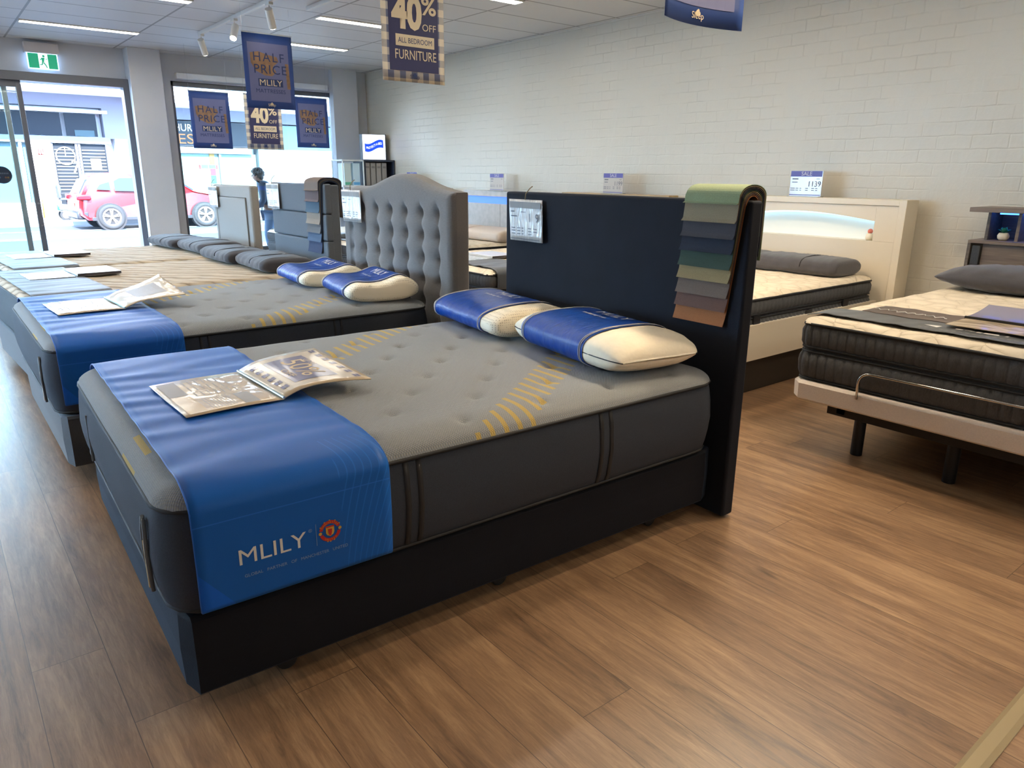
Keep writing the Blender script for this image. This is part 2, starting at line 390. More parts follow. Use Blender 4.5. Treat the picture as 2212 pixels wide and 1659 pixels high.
def hnoise(x, y, s=0):
    return sin(x * 12.9 + y * 7.3 + s) * .5 + sin(x * 5.1 - y * 11.7 + s * 2.1) * .3 + sin(x * 23.0 + y * 17.0 + s * 3.7) * .2
def rr_pts(L, Wd, r, n):
    """n points evenly along a rounded rectangle [0,L]x[0,W]; returns (x, y, nx, ny, s)"""
    segs = []; q = pi * r / 2
    segs = [('l', (r, 0), (1, 0), L - 2 * r, (0, -1)), ('a', (L - r, r), -pi / 2, q), ('l', (L, r), (0, 1), Wd - 2 * r, (1, 0)), ('a', (L - r, Wd - r), 0, q),
            ('l', (L - r, Wd), (-1, 0), L - 2 * r, (0, 1)), ('a', (r, Wd - r), pi / 2, q), ('l', (0, Wd - r), (0, -1), Wd - 2 * r, (-1, 0)), ('a', (r, r), pi, q)]
    tot = sum(x[3] for x in segs); out = []
    for i in range(n):
        t = tot * i / n; s0 = t
        for sg in segs:
            if t <= sg[3] + 1e-9: break
            t -= sg[3]
        if sg[0] == 'l': out.append((sg[1][0] + sg[2][0] * t, sg[1][1] + sg[2][1] * t, sg[4][0], sg[4][1], s0))
        else:
            a = sg[2] + t / r; out.append((sg[1][0] + r * cos(a), sg[1][1] + r * sin(a), cos(a), sin(a), s0))
    return out
# ------------------------------------------------------------------ the room
def room():
    wallp = mat('wall_paint', (200, 202, 206), .6, noise=.02, nscale=3)
    dark = mat('frame_dark', (96, 98, 104), .4, metal=.3)
    alu = mat('frame_light', (190, 195, 200), .35, metal=.5)
    X0, Y0 = -6.0, -5.5
    g = G(); g.box((X0, Y0, -.2), (ROOM_X, FRONT_Y, 0)); struct(g.build('floor', floor_material()))
    g = G(); g.box((X0, Y0, CEIL), (ROOM_X, FRONT_Y, CEIL + .12)); struct(g.build('ceiling', ceiling_material()))
    g = G(); g.box((ROOM_X, Y0, -.2), (ROOM_X + .25, FRONT_Y + .3, 6)); struct(g.build('wall_right', brick_material()))
    g = G(); g.box((X0 - .2, Y0, -.2), (X0, 3.9, 6)); g.box((X0 - .2, 3.9, -.2), (X0, FRONT_Y + .3, .15)); g.box((X0 - .2, 3.9, 2.5), (X0, FRONT_Y + .3, 6)); struct(g.build('wall_left', wallp))
    w = bpy.data.objects.new('window_3_added', None); COL.objects.link(w); struct(w)  # side glazing added out of view to throw daylight on floor and beds
    g = G()
    for y in (3.9, 5.8, 7.7, 9.57): g.box((X0 - .15, y, .15), (X0 - .05, y + .06, 2.5))
    g.build('window_frame', alu, w, bevel=.003)
    g = G(); g.box((X0 - .105, 3.9, .15), (X0 - .095, 9.6, 2.5)); g.build('pane', glass_material('added_side_glass', (.9, .97, .98)), w)
    g = G(); g.box((X0 - .2, Y0 - .2, -.2), (ROOM_X + .25, Y0, 6)); struct(g.build('wall_back', wallp))
    g = G(); g.box((X0 - .2, Y0 - .2, 5.8), (ROOM_X + .25, FRONT_Y + .3, 6.0)); struct(g.build('ceiling_roof', wallp))
    y0, y1 = FRONT_Y, FRONT_Y + .25
    g = G()
    g.box((X0, y0, 2.5), (2.10, y1, 6)); g.box((2.10, y0, 2.64), (5.16, y1, 6)); g.box((5.16, y0, 0), (ROOM_X, y1, 6))
    g.box((2.10, y0, 0), (2.66, y1, 2.64)); g.box((X0, y0, 0), (-5.6, y1, 2.5))
    g.box((2.66, y0, 0), (5.16, y1, .25))
    struct(g.build('wall_front', wallp))
    g = G(); g.box((2.10, 9.38, 0), (2.5, y0, CEIL)); struct(g.build('wall_front_pier', wallp, bevel=.004))
    g = G(); g.box((5.02, 9.5, 0), (5.44, y0, CEIL)); struct(g.build('wall_front_corner_pier', wallp, bevel=.004))
    # doorway frame and sliding leaves
    d = bpy.data.objects.new('door_1', None); COL.objects.link(d); struct(d)
    g = G(); g.box((X0, 9.52, 2.50), (2.10, 9.70, 2.60)); g.box((2.03, 9.52, 0), (2.10, 9.70, 2.5)); g.build('door_frame', dark, d, bevel=.004)
    g = G(); g.box((X0, 9.5, -.005), (2.10, 9.86, .012)); g.build('sill', mat('sill_metal', (90, 96, 108), .35, metal=.8), d)
    for i, (xa, yb) in enumerate(((.83, 9.58), (.68, 9.66))):
        g = G(); g.box((xa, yb, .01), (xa + .055, yb + .05, 2.5))
        g.box((xa - 1.45, yb, 2.42), (xa, yb + .05, 2.5)); g.box((xa - 1.45, yb, .01), (xa, yb + .05, .09)); g.box((xa - 1.5, yb, .01), (xa - 1.45, yb + .05, 2.5))
        lf = g.build('sliding_leaf', alu if i else dark, d, bevel=.003)
        g = G(); g.box((xa - 1.45, yb + .02, .09), (xa, yb + .03, 2.42)); g.build('pane', glass_material('leaf_glass%d' % i, (.93, .98, .975)), lf)
    g = G(); g.cyl((.86, 9.56, 1.02), .012, .02, 'y'); g.cyl((.86, 9.56, .74), .012, .02, 'y'); g.build('lock', mat('steel', (150, 152, 155), .3, metal=1), d)
    # glazed shopfront further left
    w = bpy.data.objects.new('window_1', None); COL.objects.link(w); struct(w)
    g = G()
    for x in (-5.6, -4.1, -2.6, -.9): g.box((x, 9.6, 0), (x + .06, 9.7, 2.5))
    g.build('window_frame', alu, w, bevel=.003)
    g = G(); g.box((-5.6, 9.645, 0), (-.85, 9.655, 2.5)); g.build('pane', glass_material('shop_glass', (.9, .97, .98)), w)
    w = bpy.data.objects.new('window_2', None); COL.objects.link(w); struct(w)
    g = G(); g.box((2.66, 9.70, .25), (2.71, 9.8, 2.64)); g.box((5.08, 9.66, .25), (5.16, 9.8, 2.64)); g.box((2.66, 9.70, 2.58), (5.16, 9.8, 2.64)); g.box((2.66, 9.70, .25), (5.16, 9.8, .31))
    g.build('window_frame', dark, w, bevel=.003)
    g = G(); g.box((2.71, 9.745, .31), (5.08, 9.755, 2.58)); g.build('pane', glass_material('shop_glass2', (.92, .98, .98)), w)
    g = G(); g.box((2.72, 9.52, 2.66), (4.02, 9.63, 2.74)); g.box((4.1, 9.52, 2.66), (4.95, 9.63, 2.74)); g.build('blind_rail', mat('blind_white', (225, 228, 230), .4), w, bevel=.01)
    # floor transition strip in the foreground
    g = G(); g.prism([(-1.375, 0), (-1.375, .004), (-1.362, .012), (-1.333, .012), (-1.32, .004), (-1.32, 0)], .6, 5.2, 'x')
    o = g.build('trim_1', mat('trim_gold', (170, 152, 118), .35, metal=.25)); struct(o)
    # round vinyl decal on the fixed leaf
    t = thing('door_decal', 'round navy sticker on the glass door leaf at the left edge', 'sticker', (.53, 9.657, 1.37))
    g = G(); g.cyl((0, -.004, 0), .105, .003, 'y', 40); g.build('disc', mat('decal_navy', (30, 48, 84), .5), t)
    text_bars(flat((0, -.006, .02), (1, 0, 0), (0, 0, 1)), [(-.07 + .018 * k, -.008, .012, .016) for k in range(8)], 'small_print', mat('decal_text', (150, 160, 185), .6), t)
    for x, c in ((-.03, (120, 160, 200)), (.035, (180, 110, 90)), (.06, (190, 150, 90))):
        g = G(); g.cyl((x, -.006, -.03), .012, .002, 'y', 14); g.build('emblem', mat('emb%d' % c[0], c, .6), t)

def lights():
    body = mat('lamp_body', (225, 225, 222), .5)
    em = mat('strip_glow', (255, 247, 232), emit=STRIP)
    cells = []
    for ix in (-2, -1, 0, 1):
        for iy, y in enumerate((8.25, 6.12, 4.1, 2.1, .1, -1.9, -3.9)):
            if iy in (4, 5) and ix != 1: continue
            x = .82 + 2.4 * ix
            yy = y
            if ix == 1 and iy == 0: yy = 7.73
            if ix == 1 and iy == 1: yy = 5.98
            cells.append((x, yy, ix, iy))
    first = None
    names = {(0, 0): 'glowing ceiling strip light above the exit sign and doorway', (1, 0): 'glowing strip light just right of the large hanging blue half price banner',
             (0, 1): 'glowing ceiling strip light cut off by the top edge, left of the track rail', (1, 1): 'glowing ceiling strip light just left of the hanging gingham 40% banner'}
    for x, y, ix, iy in cells:
        lb = names.get((ix, iy), 'added ceiling strip light over the showroom, out of frame')  # strips out of frame are added to brighten floor and beds
        t = thing('ceiling_strip_light', lb, 'light', (x, y, CEIL), 0, 'recessed strip lights in the tiled ceiling')
        if first is None:
            g = G(); g.box((-.005, -.075, -.012), (1.185, -.06, .0)); g.box((-.005, .06, -.012), (1.185, .075, 0)); g.box((-.005, -.06, -.012), (.005, .06, 0)); g.box((1.175, -.06, -.012), (1.185, .06, 0))
            a = g.build('housing', body, t)
            g = G(); g.box((.005, -.06, -.008), (1.175, .06, -.002)); b = g.build('diffuser', em, t)
            first = (a, b)
        else:
            for c in first:
                d = c.copy(); COL.objects.link(d); d.parent = t
    # track with three spot heads
    rail = thing('track_light', 'white ceiling track rail with three cylinder spotlights, left of the hanging blue banner', 'light', (2.53, 6.2, CEIL))
    w = mat('track_white', (222, 220, 214), .45)
    g = G(); g.box((-.018, -1.6, -.035), (.018, 1.5, -.0)); g.build('rail', w, rail, bevel=.003)
    for yy, tilt, az, lit in ((1.52 - .08, 38, -2.2, 0), (.30, 40, .95, 1), (-.68, 36, -2.2, 0)):
        g = G(); g.box((-.02, yy - .05, -.055), (.02, yy + .05, -.03)); g.cyl((0, yy, -.12), .006, .07)
        h = g.build('stem', w, rail)
        d = Vector((sin(radians(tilt)) * cos(az + pi), sin(radians(tilt)) * sin(az + pi) , -cos(radians(tilt))))
        c = Vector((0, yy, -.13)); p0 = c - d * .05; p1 = c + d * .13
        g = G(); g.tube([p0, p1], .036, 20); g.build('spot_head', w, rail, smooth=False, bevel=.003)
        g = G(); g.tube([p1 + d * .0005, p1 + d * .002], .031, 20)
        g.build('lens', mat('spot_glow', (255, 244, 225), emit=30) if lit or True else w, rail)
    rail = thing('track_light', 'second ceiling track, one spotlight cut off at the top edge, others added beyond view', 'light', (2.95, 4.6, CEIL))
    g = G(); g.box((-.018, -7.2, -.035), (.018, 1.0, -.0)); g.build('rail', w, rail, bevel=.003)
    for yy, aim in ((-.55, (.9, -1.0)), (-1.9, (1.2, -1.2)), (-3.2, (1.4, .2)), (-4.3, (-1.55, -1.2)), (-5.6, (1.3, 1.9)), (-6.6, (-1.4, .3)), (-5.1, (-1.43, 1.09))):  # first head is real; the others are added to brighten floor and beds
        g = G(); g.box((-.02, yy - .05, -.055), (.02, yy + .05, -.03)); g.cyl((0, yy, -.12), .006, .07); g.build('stem', w, rail)
        c = Vector((0, yy, -.13)); d = (Vector((aim[0], yy + aim[1], -CEIL)) - c).normalized()
        g = G(); g.tube([c - d * .05, c + d * .13], .036, 20); g.build('spot_head', w, rail, bevel=.003)
        g = G(); g.tube([c + d * .1305, c + d * .132], .031, 20); g.build('lens', MATS['spot_glow'], rail)
        l = bpy.data.lights.new('spot_fill_lamp', 'SPOT'); l.energy = SPOT; l.color = (1.0, .80, .56); l.spot_size = radians(82); l.spot_blend = .9; l.shadow_soft_size = .10
        lo = bpy.data.objects.new('spot_fill_lamp', l); COL.objects.link(lo); lo.parent = rail; lo.location = c + d * .15; lo.rotation_euler = (-d).to_track_quat('Z', 'Y').to_euler()
    # exit sign
    t = thing('exit_sign', 'green running man exit sign with glowing edge above the shop doorway', 'sign', (1.16, 9.56, 2.76))
    g = G(); g.box((-.185, -.05, .07), (.185, .07, .19)); g.build('housing', mat('sign_housing', (205, 200, 200), .5), t, bevel=.006)
    g = G(); g.box((-.165, -.012, -.115), (.165, .012, .075)); g.build('acrylic', mat('edge_glow', (180, 215, 255), emit=1.6), t)
    f = flat((0, -.0135, -.02), (1, 0, 0), (0, 0, 1))
    gr = mat('exit_green', (0, 140, 100), .4, emit=.5); wt = mat('exit_white', (215, 230, 240), .4, emit=.8)
    quad(f, -.155, -.085, -.045, .085, 'green_panel', gr, t); quad(f, .055, -.085, .155, .085, 'green_panel', gr, t); quad(f, -.045, -.085, .055, .085, 'door_panel', wt, t)
    f = flat((0, -.015, -.02), (1, 0, 0), (0, 0, 1))
    poly(f, circ(.012, .058, .014, 14), 'figure', gr, t)
    for pts in ([(-.012, .04), (.022, .04), (.01, -.012), (-.012, -.01)], [(-.012, .036), (-.035, .012), (-.03, .006), (-.005, .026)], [(.018, .036), (.038, .02), (.05, .028), (.046, .034), (.036, .03)],
                [(.01, -.012), (.03, -.04), (.042, -.075), (.032, -.078), (.018, -.046), (-.006, -.016)], [(-.012, -.008), (-.018, -.036), (-.04, -.04), (-.04, -.048), (-.008, -.046), (0, -.012)]):
        poly(f, pts, 'figure', gr, t)

# ------------------------------------------------------------------ beds
FR = {}          # bed frames: (x, y, rotation)
def frame(n, x, y, r=0.0): FR[n] = (x, y, r)
def W3(n, x, y, z=0.0):
    ox, oy, r = FR[n]; return (ox + cos(r) * x - sin(r) * y, oy + sin(r) * x + cos(r) * y, z)

def bed_base(n, label, L, Wd, z0, z1, m, x0=0.0, y0=0.0, feet=True):
    t = thing('divan', label, 'bed base', W3(n, x0, y0, 0), FR[n][2])
    g = G(); P = rr_pts(L, Wd, .02, 96)
    lv = [(z0, .004), (z0 + .006, 0), ((z0 + z1) / 2, -.004), (z1 - .012, 0), (z1, .012)]
    g.loops([[(x - nx * i, y - ny * i, z) for x, y, nx, ny, s in P] for z, i in lv]); g.build('base_box', m, t, smooth=False, bevel=0)
    if feet:
        pm = mat('castor_black', (24, 24, 26), .35)
        for fx in (.28, L / 2, L - .28):
            for fy in (.10, Wd - .10):
                g = G(); g.cyl((fx, fy - .018, .032), .032, .036, 'y', 20); g.cyl((fx, fy, .03), .014, z0 - .028, 'z', 12); g.build('castor', pm, t, bevel=.003)
    return t

def rib_off(s, pitch, depth):
    return depth * (abs(sin(pi * s / pitch)) ** .55 - 1)

class Mattress:
    def __init__(s, n, label, L, Wd, z0, zp, zt, style, x0=0.0, y0=0.0, r=.10, R=.13, rot=0.0, ntop=(110, 84)):
        s.n, s.L, s.W, s.z0, s.zp, s.zt, s.r, s.R, s.style = n, L, Wd, z0, zp, zt, r, R, style
        s.x0, s.y0 = x0, y0
        s.e = t = thing('mattress', label, 'mattress', W3(n, x0, y0, z0), FR[n][2])
        hp = zp - z0
        side = {'knit': mat('heather_side', (48, 54, 64), .85, noise=.16, nscale=300, bump=.35, bscale=420),
                'quilt': mat('dark_side', (58, 62, 66), .85, noise=.1, nscale=200, bump=.3),
                'euro': mat('ribbed_side', (76, 77, 78), .85, noise=.22, nscale=260, bump=.4, bscale=300, stretch=(1, 1, .25))}[style]
        pip = mat('piping_dark', (30, 31, 33), .7)
        if style == 'knit' or style == 'quilt':
            P = rr_pts(L, Wd, r, 260); g = G()
            lv = [(0, .03), (.015, .01), (.05, 0), (.1, -.008), (hp * .5, -.013), (hp - .08, -.009), (hp - .03, -.002), (hp - .008, .004), (hp, .010)]
            g.loops([[(x - nx * (i - .002 * sin(9 * q + z * 20)), y - ny * i, z) for x, y, nx, ny, q in P] for z, i in lv])
            g.build('border', side, t, smooth=True)
            for nm, z, o, rad in (('piping', hp, .002, .0065), ('piping', .016, .008, .006)):
                g = G(); g.tube([(x - nx * o, y - ny * o, z) for x, y, nx, ny, q in rr_pts(L, Wd, r, 130)], rad, 7, True); g.build(nm, pip, t, smooth=True)
        else:
            zm = hp * .56; n_ = 900; P = rr_pts(L, Wd, r, n_); g = G()
            pit = .047
            def lo(z, i, k): return [(x - nx * (i - rib_off(q, pit, .013 * k)), y - ny * (i - rib_off(q, pit, .013 * k)), z) for x, y, nx, ny, q in P]
            g.loops([lo(0, .03, 0), lo(.012, .012, .3), lo(.05, -.004, 1), lo(zm * .6, -.008, 1), lo(zm - .04, -.004, 1), lo(zm - .01, .012, .4), lo(zm, .02, 0),
                     lo(zm + .01, .012, .4), lo(zm + .035, -.002, 1), lo(hp - .035, -.004, 1), lo(hp - .01, .008, .4), lo(hp, .014, 0)])
            g.build('border', side, t, smooth=True)
            for z, o, rad in ((hp, .006, .008), (zm - .012, .008, .006), (zm + .012, .008, .006), (.012, .008, .006)):
                g = G(); g.tube([(x - nx * o, y - ny * o, z) for x, y, nx, ny, q in rr_pts(L, Wd, r, 130)], rad, 7, True); g.build('piping', pip, t, smooth=True)
        # top panel
        nu, nv = ntop
        tufts = []
        if style == 'knit':
            for i in range(0, 13):
                for j in range(-1, 10):
                    if (i + j) % 2: tufts.append((.118 + .162 * i, .088 + .168 * j))
        c = r
        def warp(x, y):
            X = x if x < c else (L - x if x > L - c else None); Y = y if y < c else (Wd - y if y > Wd - c else None)
            if X is None or Y is None: return x, y
            a, b = (c - X) / c, (c - Y) / c
            a2, b2 = a * sqrt(1 - b * b / 2), b * sqrt(1 - a * a / 2)
            X2, Y2 = c - c * a2, c - c * b2
            return (X2 if x < c else L - X2), (Y2 if y < c else Wd - Y2)
        def f(u, v):
            # denser samples towards the rolled edges
            u = u + .018 * sin(2 * pi * u) * -1; v = v - .022 * sin(2 * pi * v)
            x, y = warp(u * L, v * Wd)
            z = s.top(x, y) - z0
            for tx, ty in tufts:
                dx, dy = x - tx, y - ty
                if abs(dx) < .09 and abs(dy) < .09:
                    q = dx * dx + dy * dy
                    z -= .012 * exp(-q / (2 * .021 ** 2)) + .010 * exp(-q / (2 * .007 ** 2))
            if style == 'knit': z += .0015 * hnoise(x * 1.3, y * 1.1)
            else: z += .004 * hnoise(x * 1.5, y * 1.9, 1)
            return (x, y, z)
        g = G(); g.grid(f, nu, nv)
        tm = {'knit': knit_material if 'knit_top' not in MATS else None}.get(style)
        if style == 'knit': m_ = MATS.get('knit_top') or knit_material()
        elif style == 'quilt': m_ = MATS.get('quilt_beige') or quilt_material('quilt_beige', lin((150, 132, 110)), lin((196, 180, 156)), wav=True)
        else: m_ = MATS.get('quilt_cream') or quilt_material('quilt_cream', lin((204, 190, 166)), lin((226, 213, 190)), sc=8, strength=.7)
        g.build('top_panel', m_, t, smooth=True, fix=False)
    def d(s, x, y):
        px = abs(x - s.L / 2) - (s.L / 2 - s.r); py = abs(y - s.W / 2) - (s.W / 2 - s.r)
        return s.r - (sqrt(max(px, 0) ** 2 + max(py, 0) ** 2) + min(max(px, py), 0))
    def top(s, x, y):
        d = max(0.0, min(1.0, s.d(x, y) / s.R))
        return s.zp + (s.zt - s.zp) * sqrt(max(0, 1 - (1 - d) ** 2))
    def strap(s, x, w=.018, name='handle_strap', side=0):
        """flat webbing down the near side of the border, from the top piping under the bottom edge"""
        g = G(); hp = s.zp - s.z0
        pr = [(hp - .004, -.003), (hp - .05, .008), (hp * .5, .0155), (.1, .011), (.05, .004), (.02, -.006), (.0, -.026)]
        g.grid(lambda u, v: (x + w * (u - .5) + .012 * max(0, (v - .8)) * -5 * .0, -(pr[int(round(v * 6))][1]), pr[int(round(v * 6))][0]), 2, 7)
        g.build(name, mat('strap_black', (24, 25, 28), .6), s.e, smooth=True, solid=.0025, fix=False)
    def world(s, x, y, z): return W3(s.n, s.x0 + x, s.y0 + y, z)

def foot_handle(M, y, m):
    g = G(); hp = M.zp - M.z0
    pts = [(-.014, y - .016, .045), (-.018, y - .018, hp * .5), (-.016, y - .016, hp - .10), (-.013, y - .004, hp - .055), (-.012, y + .012, hp - .05), (-.015, y + .022, hp - .09), (-.017, y + .02, hp * .5), (-.013, y + .02, .05)]
    g.tube(pts, .006, 6); g.build('handle_strap', m, M.e, smooth=True)
    g = G(); g.box((-.021, y - .004, .05), (-.017, y + .006, hp * .62)); g.build('handle_trim', mat('gold_thread', (200, 170, 110), .35, metal=.5), M.e)

def runner(M, label, x0, x1, near, far, m, name='bed_runner', wr=.0022, skew=0.0, edge=None, gap=.010, group=None):
    t = thing(name, label, 'bed runner', M.world(0, 0, 0), FR[M.n][2], group)
    Wd, R, zp, zt = M.W, M.R, M.zp, M.zt
    o = .026
    path = []                                       # (y, z) near bottom -> over -> far bottom
    for i in range(14): path.append((-o - .004 * sin(pi * i / 14), near + (zp - near) * i / 14))
    for i in range(15):
        a = (pi / 2) * i / 14; path.append((R - (R + o) * cos(a), zp + (zt - zp + gap) * sin(a)))
    for i in range(1, 40): path.append((R + (Wd - 2 * R) * i / 40, zt + gap))
    for i in range(15 if far < zp else 9):
        a = (pi / 2) * (1 - i / 14); path.append((Wd - R + (R + o) * cos(a), zp + (zt - zp + gap) * sin(a)))
    if far < zp:
        for i in range(1, 8): path.append((Wd + o, zp + (far - zp) * i / 7))
    n = len(path)
    ss = [0.0]
    for i in range(1, n): ss.append(ss[-1] + sqrt((path[i][0] - path[i - 1][0]) ** 2 + (path[i][1] - path[i - 1][1]) ** 2))
    tot = ss[-1]
    def at(u, sdist):
        sdist = max(0.0, min(tot - 1e-6, sdist)); k = 0
        lo, hi = 0, n - 1
        while hi - lo > 1:
            mid = (lo + hi) // 2
            if ss[mid] <= sdist: lo = mid
            else: hi = mid
        f = (sdist - ss[lo]) / max(1e-9, ss[hi] - ss[lo]); y = path[lo][0] + (path[hi][0] - path[lo][0]) * f; z = path[lo][1] + (path[hi][1] - path[lo][1]) * f
        a = path[lo]; b = path[hi]; ty, tz = b[0] - a[0], b[1] - a[1]; q = sqrt(ty * ty + tz * tz); ny, nz = -tz / q, ty / q
        if nz < -.01: ny, nz = -ny, -nz
        x = x0 + (x1 - x0) * u + skew * (sdist / tot)
        env = 0 if sdist < (zp - near) * .85 else min(1, (sdist - (zp - near) * .85) / .25)
        w = env * wr * (sin(sdist * 46 + 2.2 * sin(u * 3.1 + sdist * 5)) * .7 + 1.3 * max(0, sin(sdist * 17 + u * 1.7 + 1.3)) ** 6 + .6 * sin(sdist * 23 - u * 4.0))
        return (x, y + ny * w, z + nz * w)
    g = G(); g.grid(lambda u, v: at(u, v * tot), 22, 190)
    g.build('cloth', m, t, smooth=True, solid=.003, fix=False)
    if edge:
        for uu in (0.0, 1.0):
            g = G(); g.tube([Vector(at(uu, tot * i / 150)) + Vector((0, 0, .001)) for i in range(151)], .0028, 6); g.build('edging', edge, t, smooth=True)
        g = G(); g.tube([Vector(at(i / 20, 0)) for i in range(21)], .0028, 6); g.build('edging', edge, t, smooth=True)
    return t, at, tot

def superx(v, e): return (1 if v >= 0 else -1) * abs(v) ** e
class Pillow:
    """long axis along local y; the front (towards the foot of the bed) is -x"""
    def __init__(s, Lp, D, H, kind='foam', n=2.7):
        s.L, s.D, s.H, s.kind, s.n = Lp, D, H, kind, n
        s.tc = {'foam': 1 - .05 / (Lp / 2), 'soap': .62, 'case': .80, 'contour': 1 - .035 / (Lp / 2), 'soft': .25}[kind]
        s.p = {'foam': 2.2, 'soap': 2.0, 'case': 2.2, 'contour': 2.2, 'soft': 2.0}[kind]
    def prof(s, q):         # top height at normalised x in [-1, 1]
        if s.kind == 'contour': return s.H * (.72 + .12 * exp(-((q + .72) / .3) ** 2) + .30 * exp(-((q - .62) / .42) ** 2) - .05)
        if s.kind == 'foam': return s.H * (.93 + .07 * q)
        return s.H
    def taper(s, t):
        a = abs(t)
        if a <= s.tc: return 1.0
        return max(0.0, 1 - ((a - s.tc) / (1 - s.tc)) ** s.p) ** (1 / s.p)
    def pt(s, t, th, off=0.0):
        k = s.taper(t); e = 2 / s.n
        c, sn = superx(cos(th), e), superx(sin(th), e)
        kx = .8 + .2 * k if s.kind in ('soap', 'soft') else (.86 + .14 * k if s.kind == 'case' else .80 + .20 * k)
        if abs(t) >= .999: kx *= 1
        kz = k if s.kind in ('soap', 'soft', 'case') else (.45 + .55 * k)
        if s.kind == 'case': kz = .35 + .65 * k
        x = c * s.D / 2; hz = s.prof(c)
        z = hz * (.5 + .5 * sn)
        zm = .45 * s.H if s.kind in ('soap', 'soft') else .42 * s.H
        if s.kind in ('soap', 'soft', 'case'): zb = .0
        z2 = zm + (z - zm) * kz
        nx, nz = cos(th), sin(th)
        return (x * kx + nx * off, t * s.L / 2, z2 + nz * off)
    def body(s, name, m, parent, nt_=44, na=48, wr=0.0, t0=-1, t1=1, off=0.0, solid=0, wseed=0):
        L = []
        for i in range(nt_ + 1):
            q = i / nt_
            t = (t0 + (t1 - t0) * q) if (t0, t1) != (-1, 1) else -cos(pi * q) * .5 * 2
            ring_ = []
            for j in range(na):
                th = 2 * pi * j / na; o = off
                if wr: o += wr * (sin(t * 19 + 2 * sin(th * 3 + wseed)) * .5 + .5 * sin(th * 4 + t * 7 + wseed) + .5 * sin(t * 41 + th * 2))
                ring_.append(s.pt(t, th, o))
            L.append(ring_)
        full = (t0, t1) == (-1, 1)
        g = G(); g.loops(L, full, full)
        return g.build(name, m, parent, smooth=True, fix=full, solid=0)
    def top(s, x, y, off=.004):
        c = max(-1, min(1, x / (s.D / 2))); th = math.acos(max(-1, min(1, superx(c, s.n / 2))))
        return (x, y, s.pt(y / (s.L / 2), th, 0)[2] + off)

def wrapped_pillow(frame_n, label, x, y, z, rz, kind, Lp=.70, D=.42, H=.13, band=(-.66, .66), white=(246, 234, 208), group=None, dots=True):
    loc = W3(frame_n, x, y, z)
    t = thing('pillow', label, 'pillow', loc, FR[frame_n][2] + rz, group)
    P = Pillow(Lp, D, H, kind)
    if dots and 'pillow_knit' not in MATS:
        mt, N, L, b, oc = newmat('pillow_knit')
        v = N.new('ShaderNodeTexVoronoi'); v.inputs['Scale'].default_value = 95; v.inputs['Randomness'].default_value = .15; L.new(oc, v.inputs['Vector'])
        dm = math_(N, L, 'LESS_THAN', v.outputs['Distance'], .34)
        L.new(mixc(N, L, math_(N, L, 'MULTIPLY', dm, .55), lin(white), lin((168, 150, 120))), b.inputs['Base Color']); b.inputs['Roughness'].default_value = .8
    cm = MATS['pillow_knit'] if dots else mat('pillow_cream', white, .7, noise=.03, nscale=60, bump=.15, bscale=90)
    P.body('pillow_core', cm, t, wr=.0015 if dots else .002)
    blue = MATS.get('satin_blue')
    if not blue:
        mt, N, L, b, oc = newmat('satin_blue'); blue = mt
        b.inputs['Base Color'].default_value = (*lin((14, 66, 150)), 1); b.inputs['Roughness'].default_value = .36; b.inputs['Specular IOR Level'].default_value = .35
        mp = N.new('ShaderNodeMapping'); mp.inputs['Scale'].default_value = (3, 14, 3); L.new(oc, mp.inputs[0])
        n = N.new('ShaderNodeTexNoise'); n.inputs['Scale'].default_value = 4; n.inputs['Detail'].default_value = 4; n.inputs['Distortion'].default_value = .8; L.new(mp.outputs[0], n.inputs['Vector'])
        bp = N.new('ShaderNodeBump'); bp.inputs['Strength'].default_value = .35; bp.inputs['Distance'].default_value = .01; L.new(n.outputs[0], bp.inputs['Height']); L.new(bp.outputs[0], b.inputs['Normal'])
    sl = P.body('sleeve', blue, t, nt_=60, na=72, wr=.0012, t0=band[0], t1=band[1], off=.004)
    cr = mat('cord_white', (214, 210, 200), .6)
    for tt in (band[0] + .035, band[0] + .06, band[1] - .035, band[1] - .06):
        g = G(); g.tube([P.pt(tt, 2 * pi * j / 60, .0062) for j in range(60)], .0016, 5, True); g.build('trim_line', cr, t, smooth=True)
    if kind == 'soap':
        g = G(); g.tube([P.pt(-cos(pi * i / 60), pi if 1 else 0, .0005) for i in range(61)] , .0022, 6); g.build('seam', mat('piping_dark', (30, 31, 33), .7), t, smooth=True)
        g = G(); g.tube([P.pt(-cos(pi * i / 60), 0, .0005) for i in range(61)], .0022, 6); g.build('seam', mat('piping_dark', (30, 31, 33), .7), t, smooth=True)
    fn = lambda u, v: P.top(.055 + v, -u + .0, .0075)
    text('MLILY', 'lettering', mat('print_white', (225, 222, 215), .6), lambda u, v: P.top(.07 + v, -u, .010), .075, t, width=.21, sub=.02)
    text('Wellbeing Foam', 'lettering', mat('print_white', (225, 222, 215), .6), lambda u, v: P.top(.005 + v, -u + .05, .010), .026, t, width=.17, sub=.02)
    return t

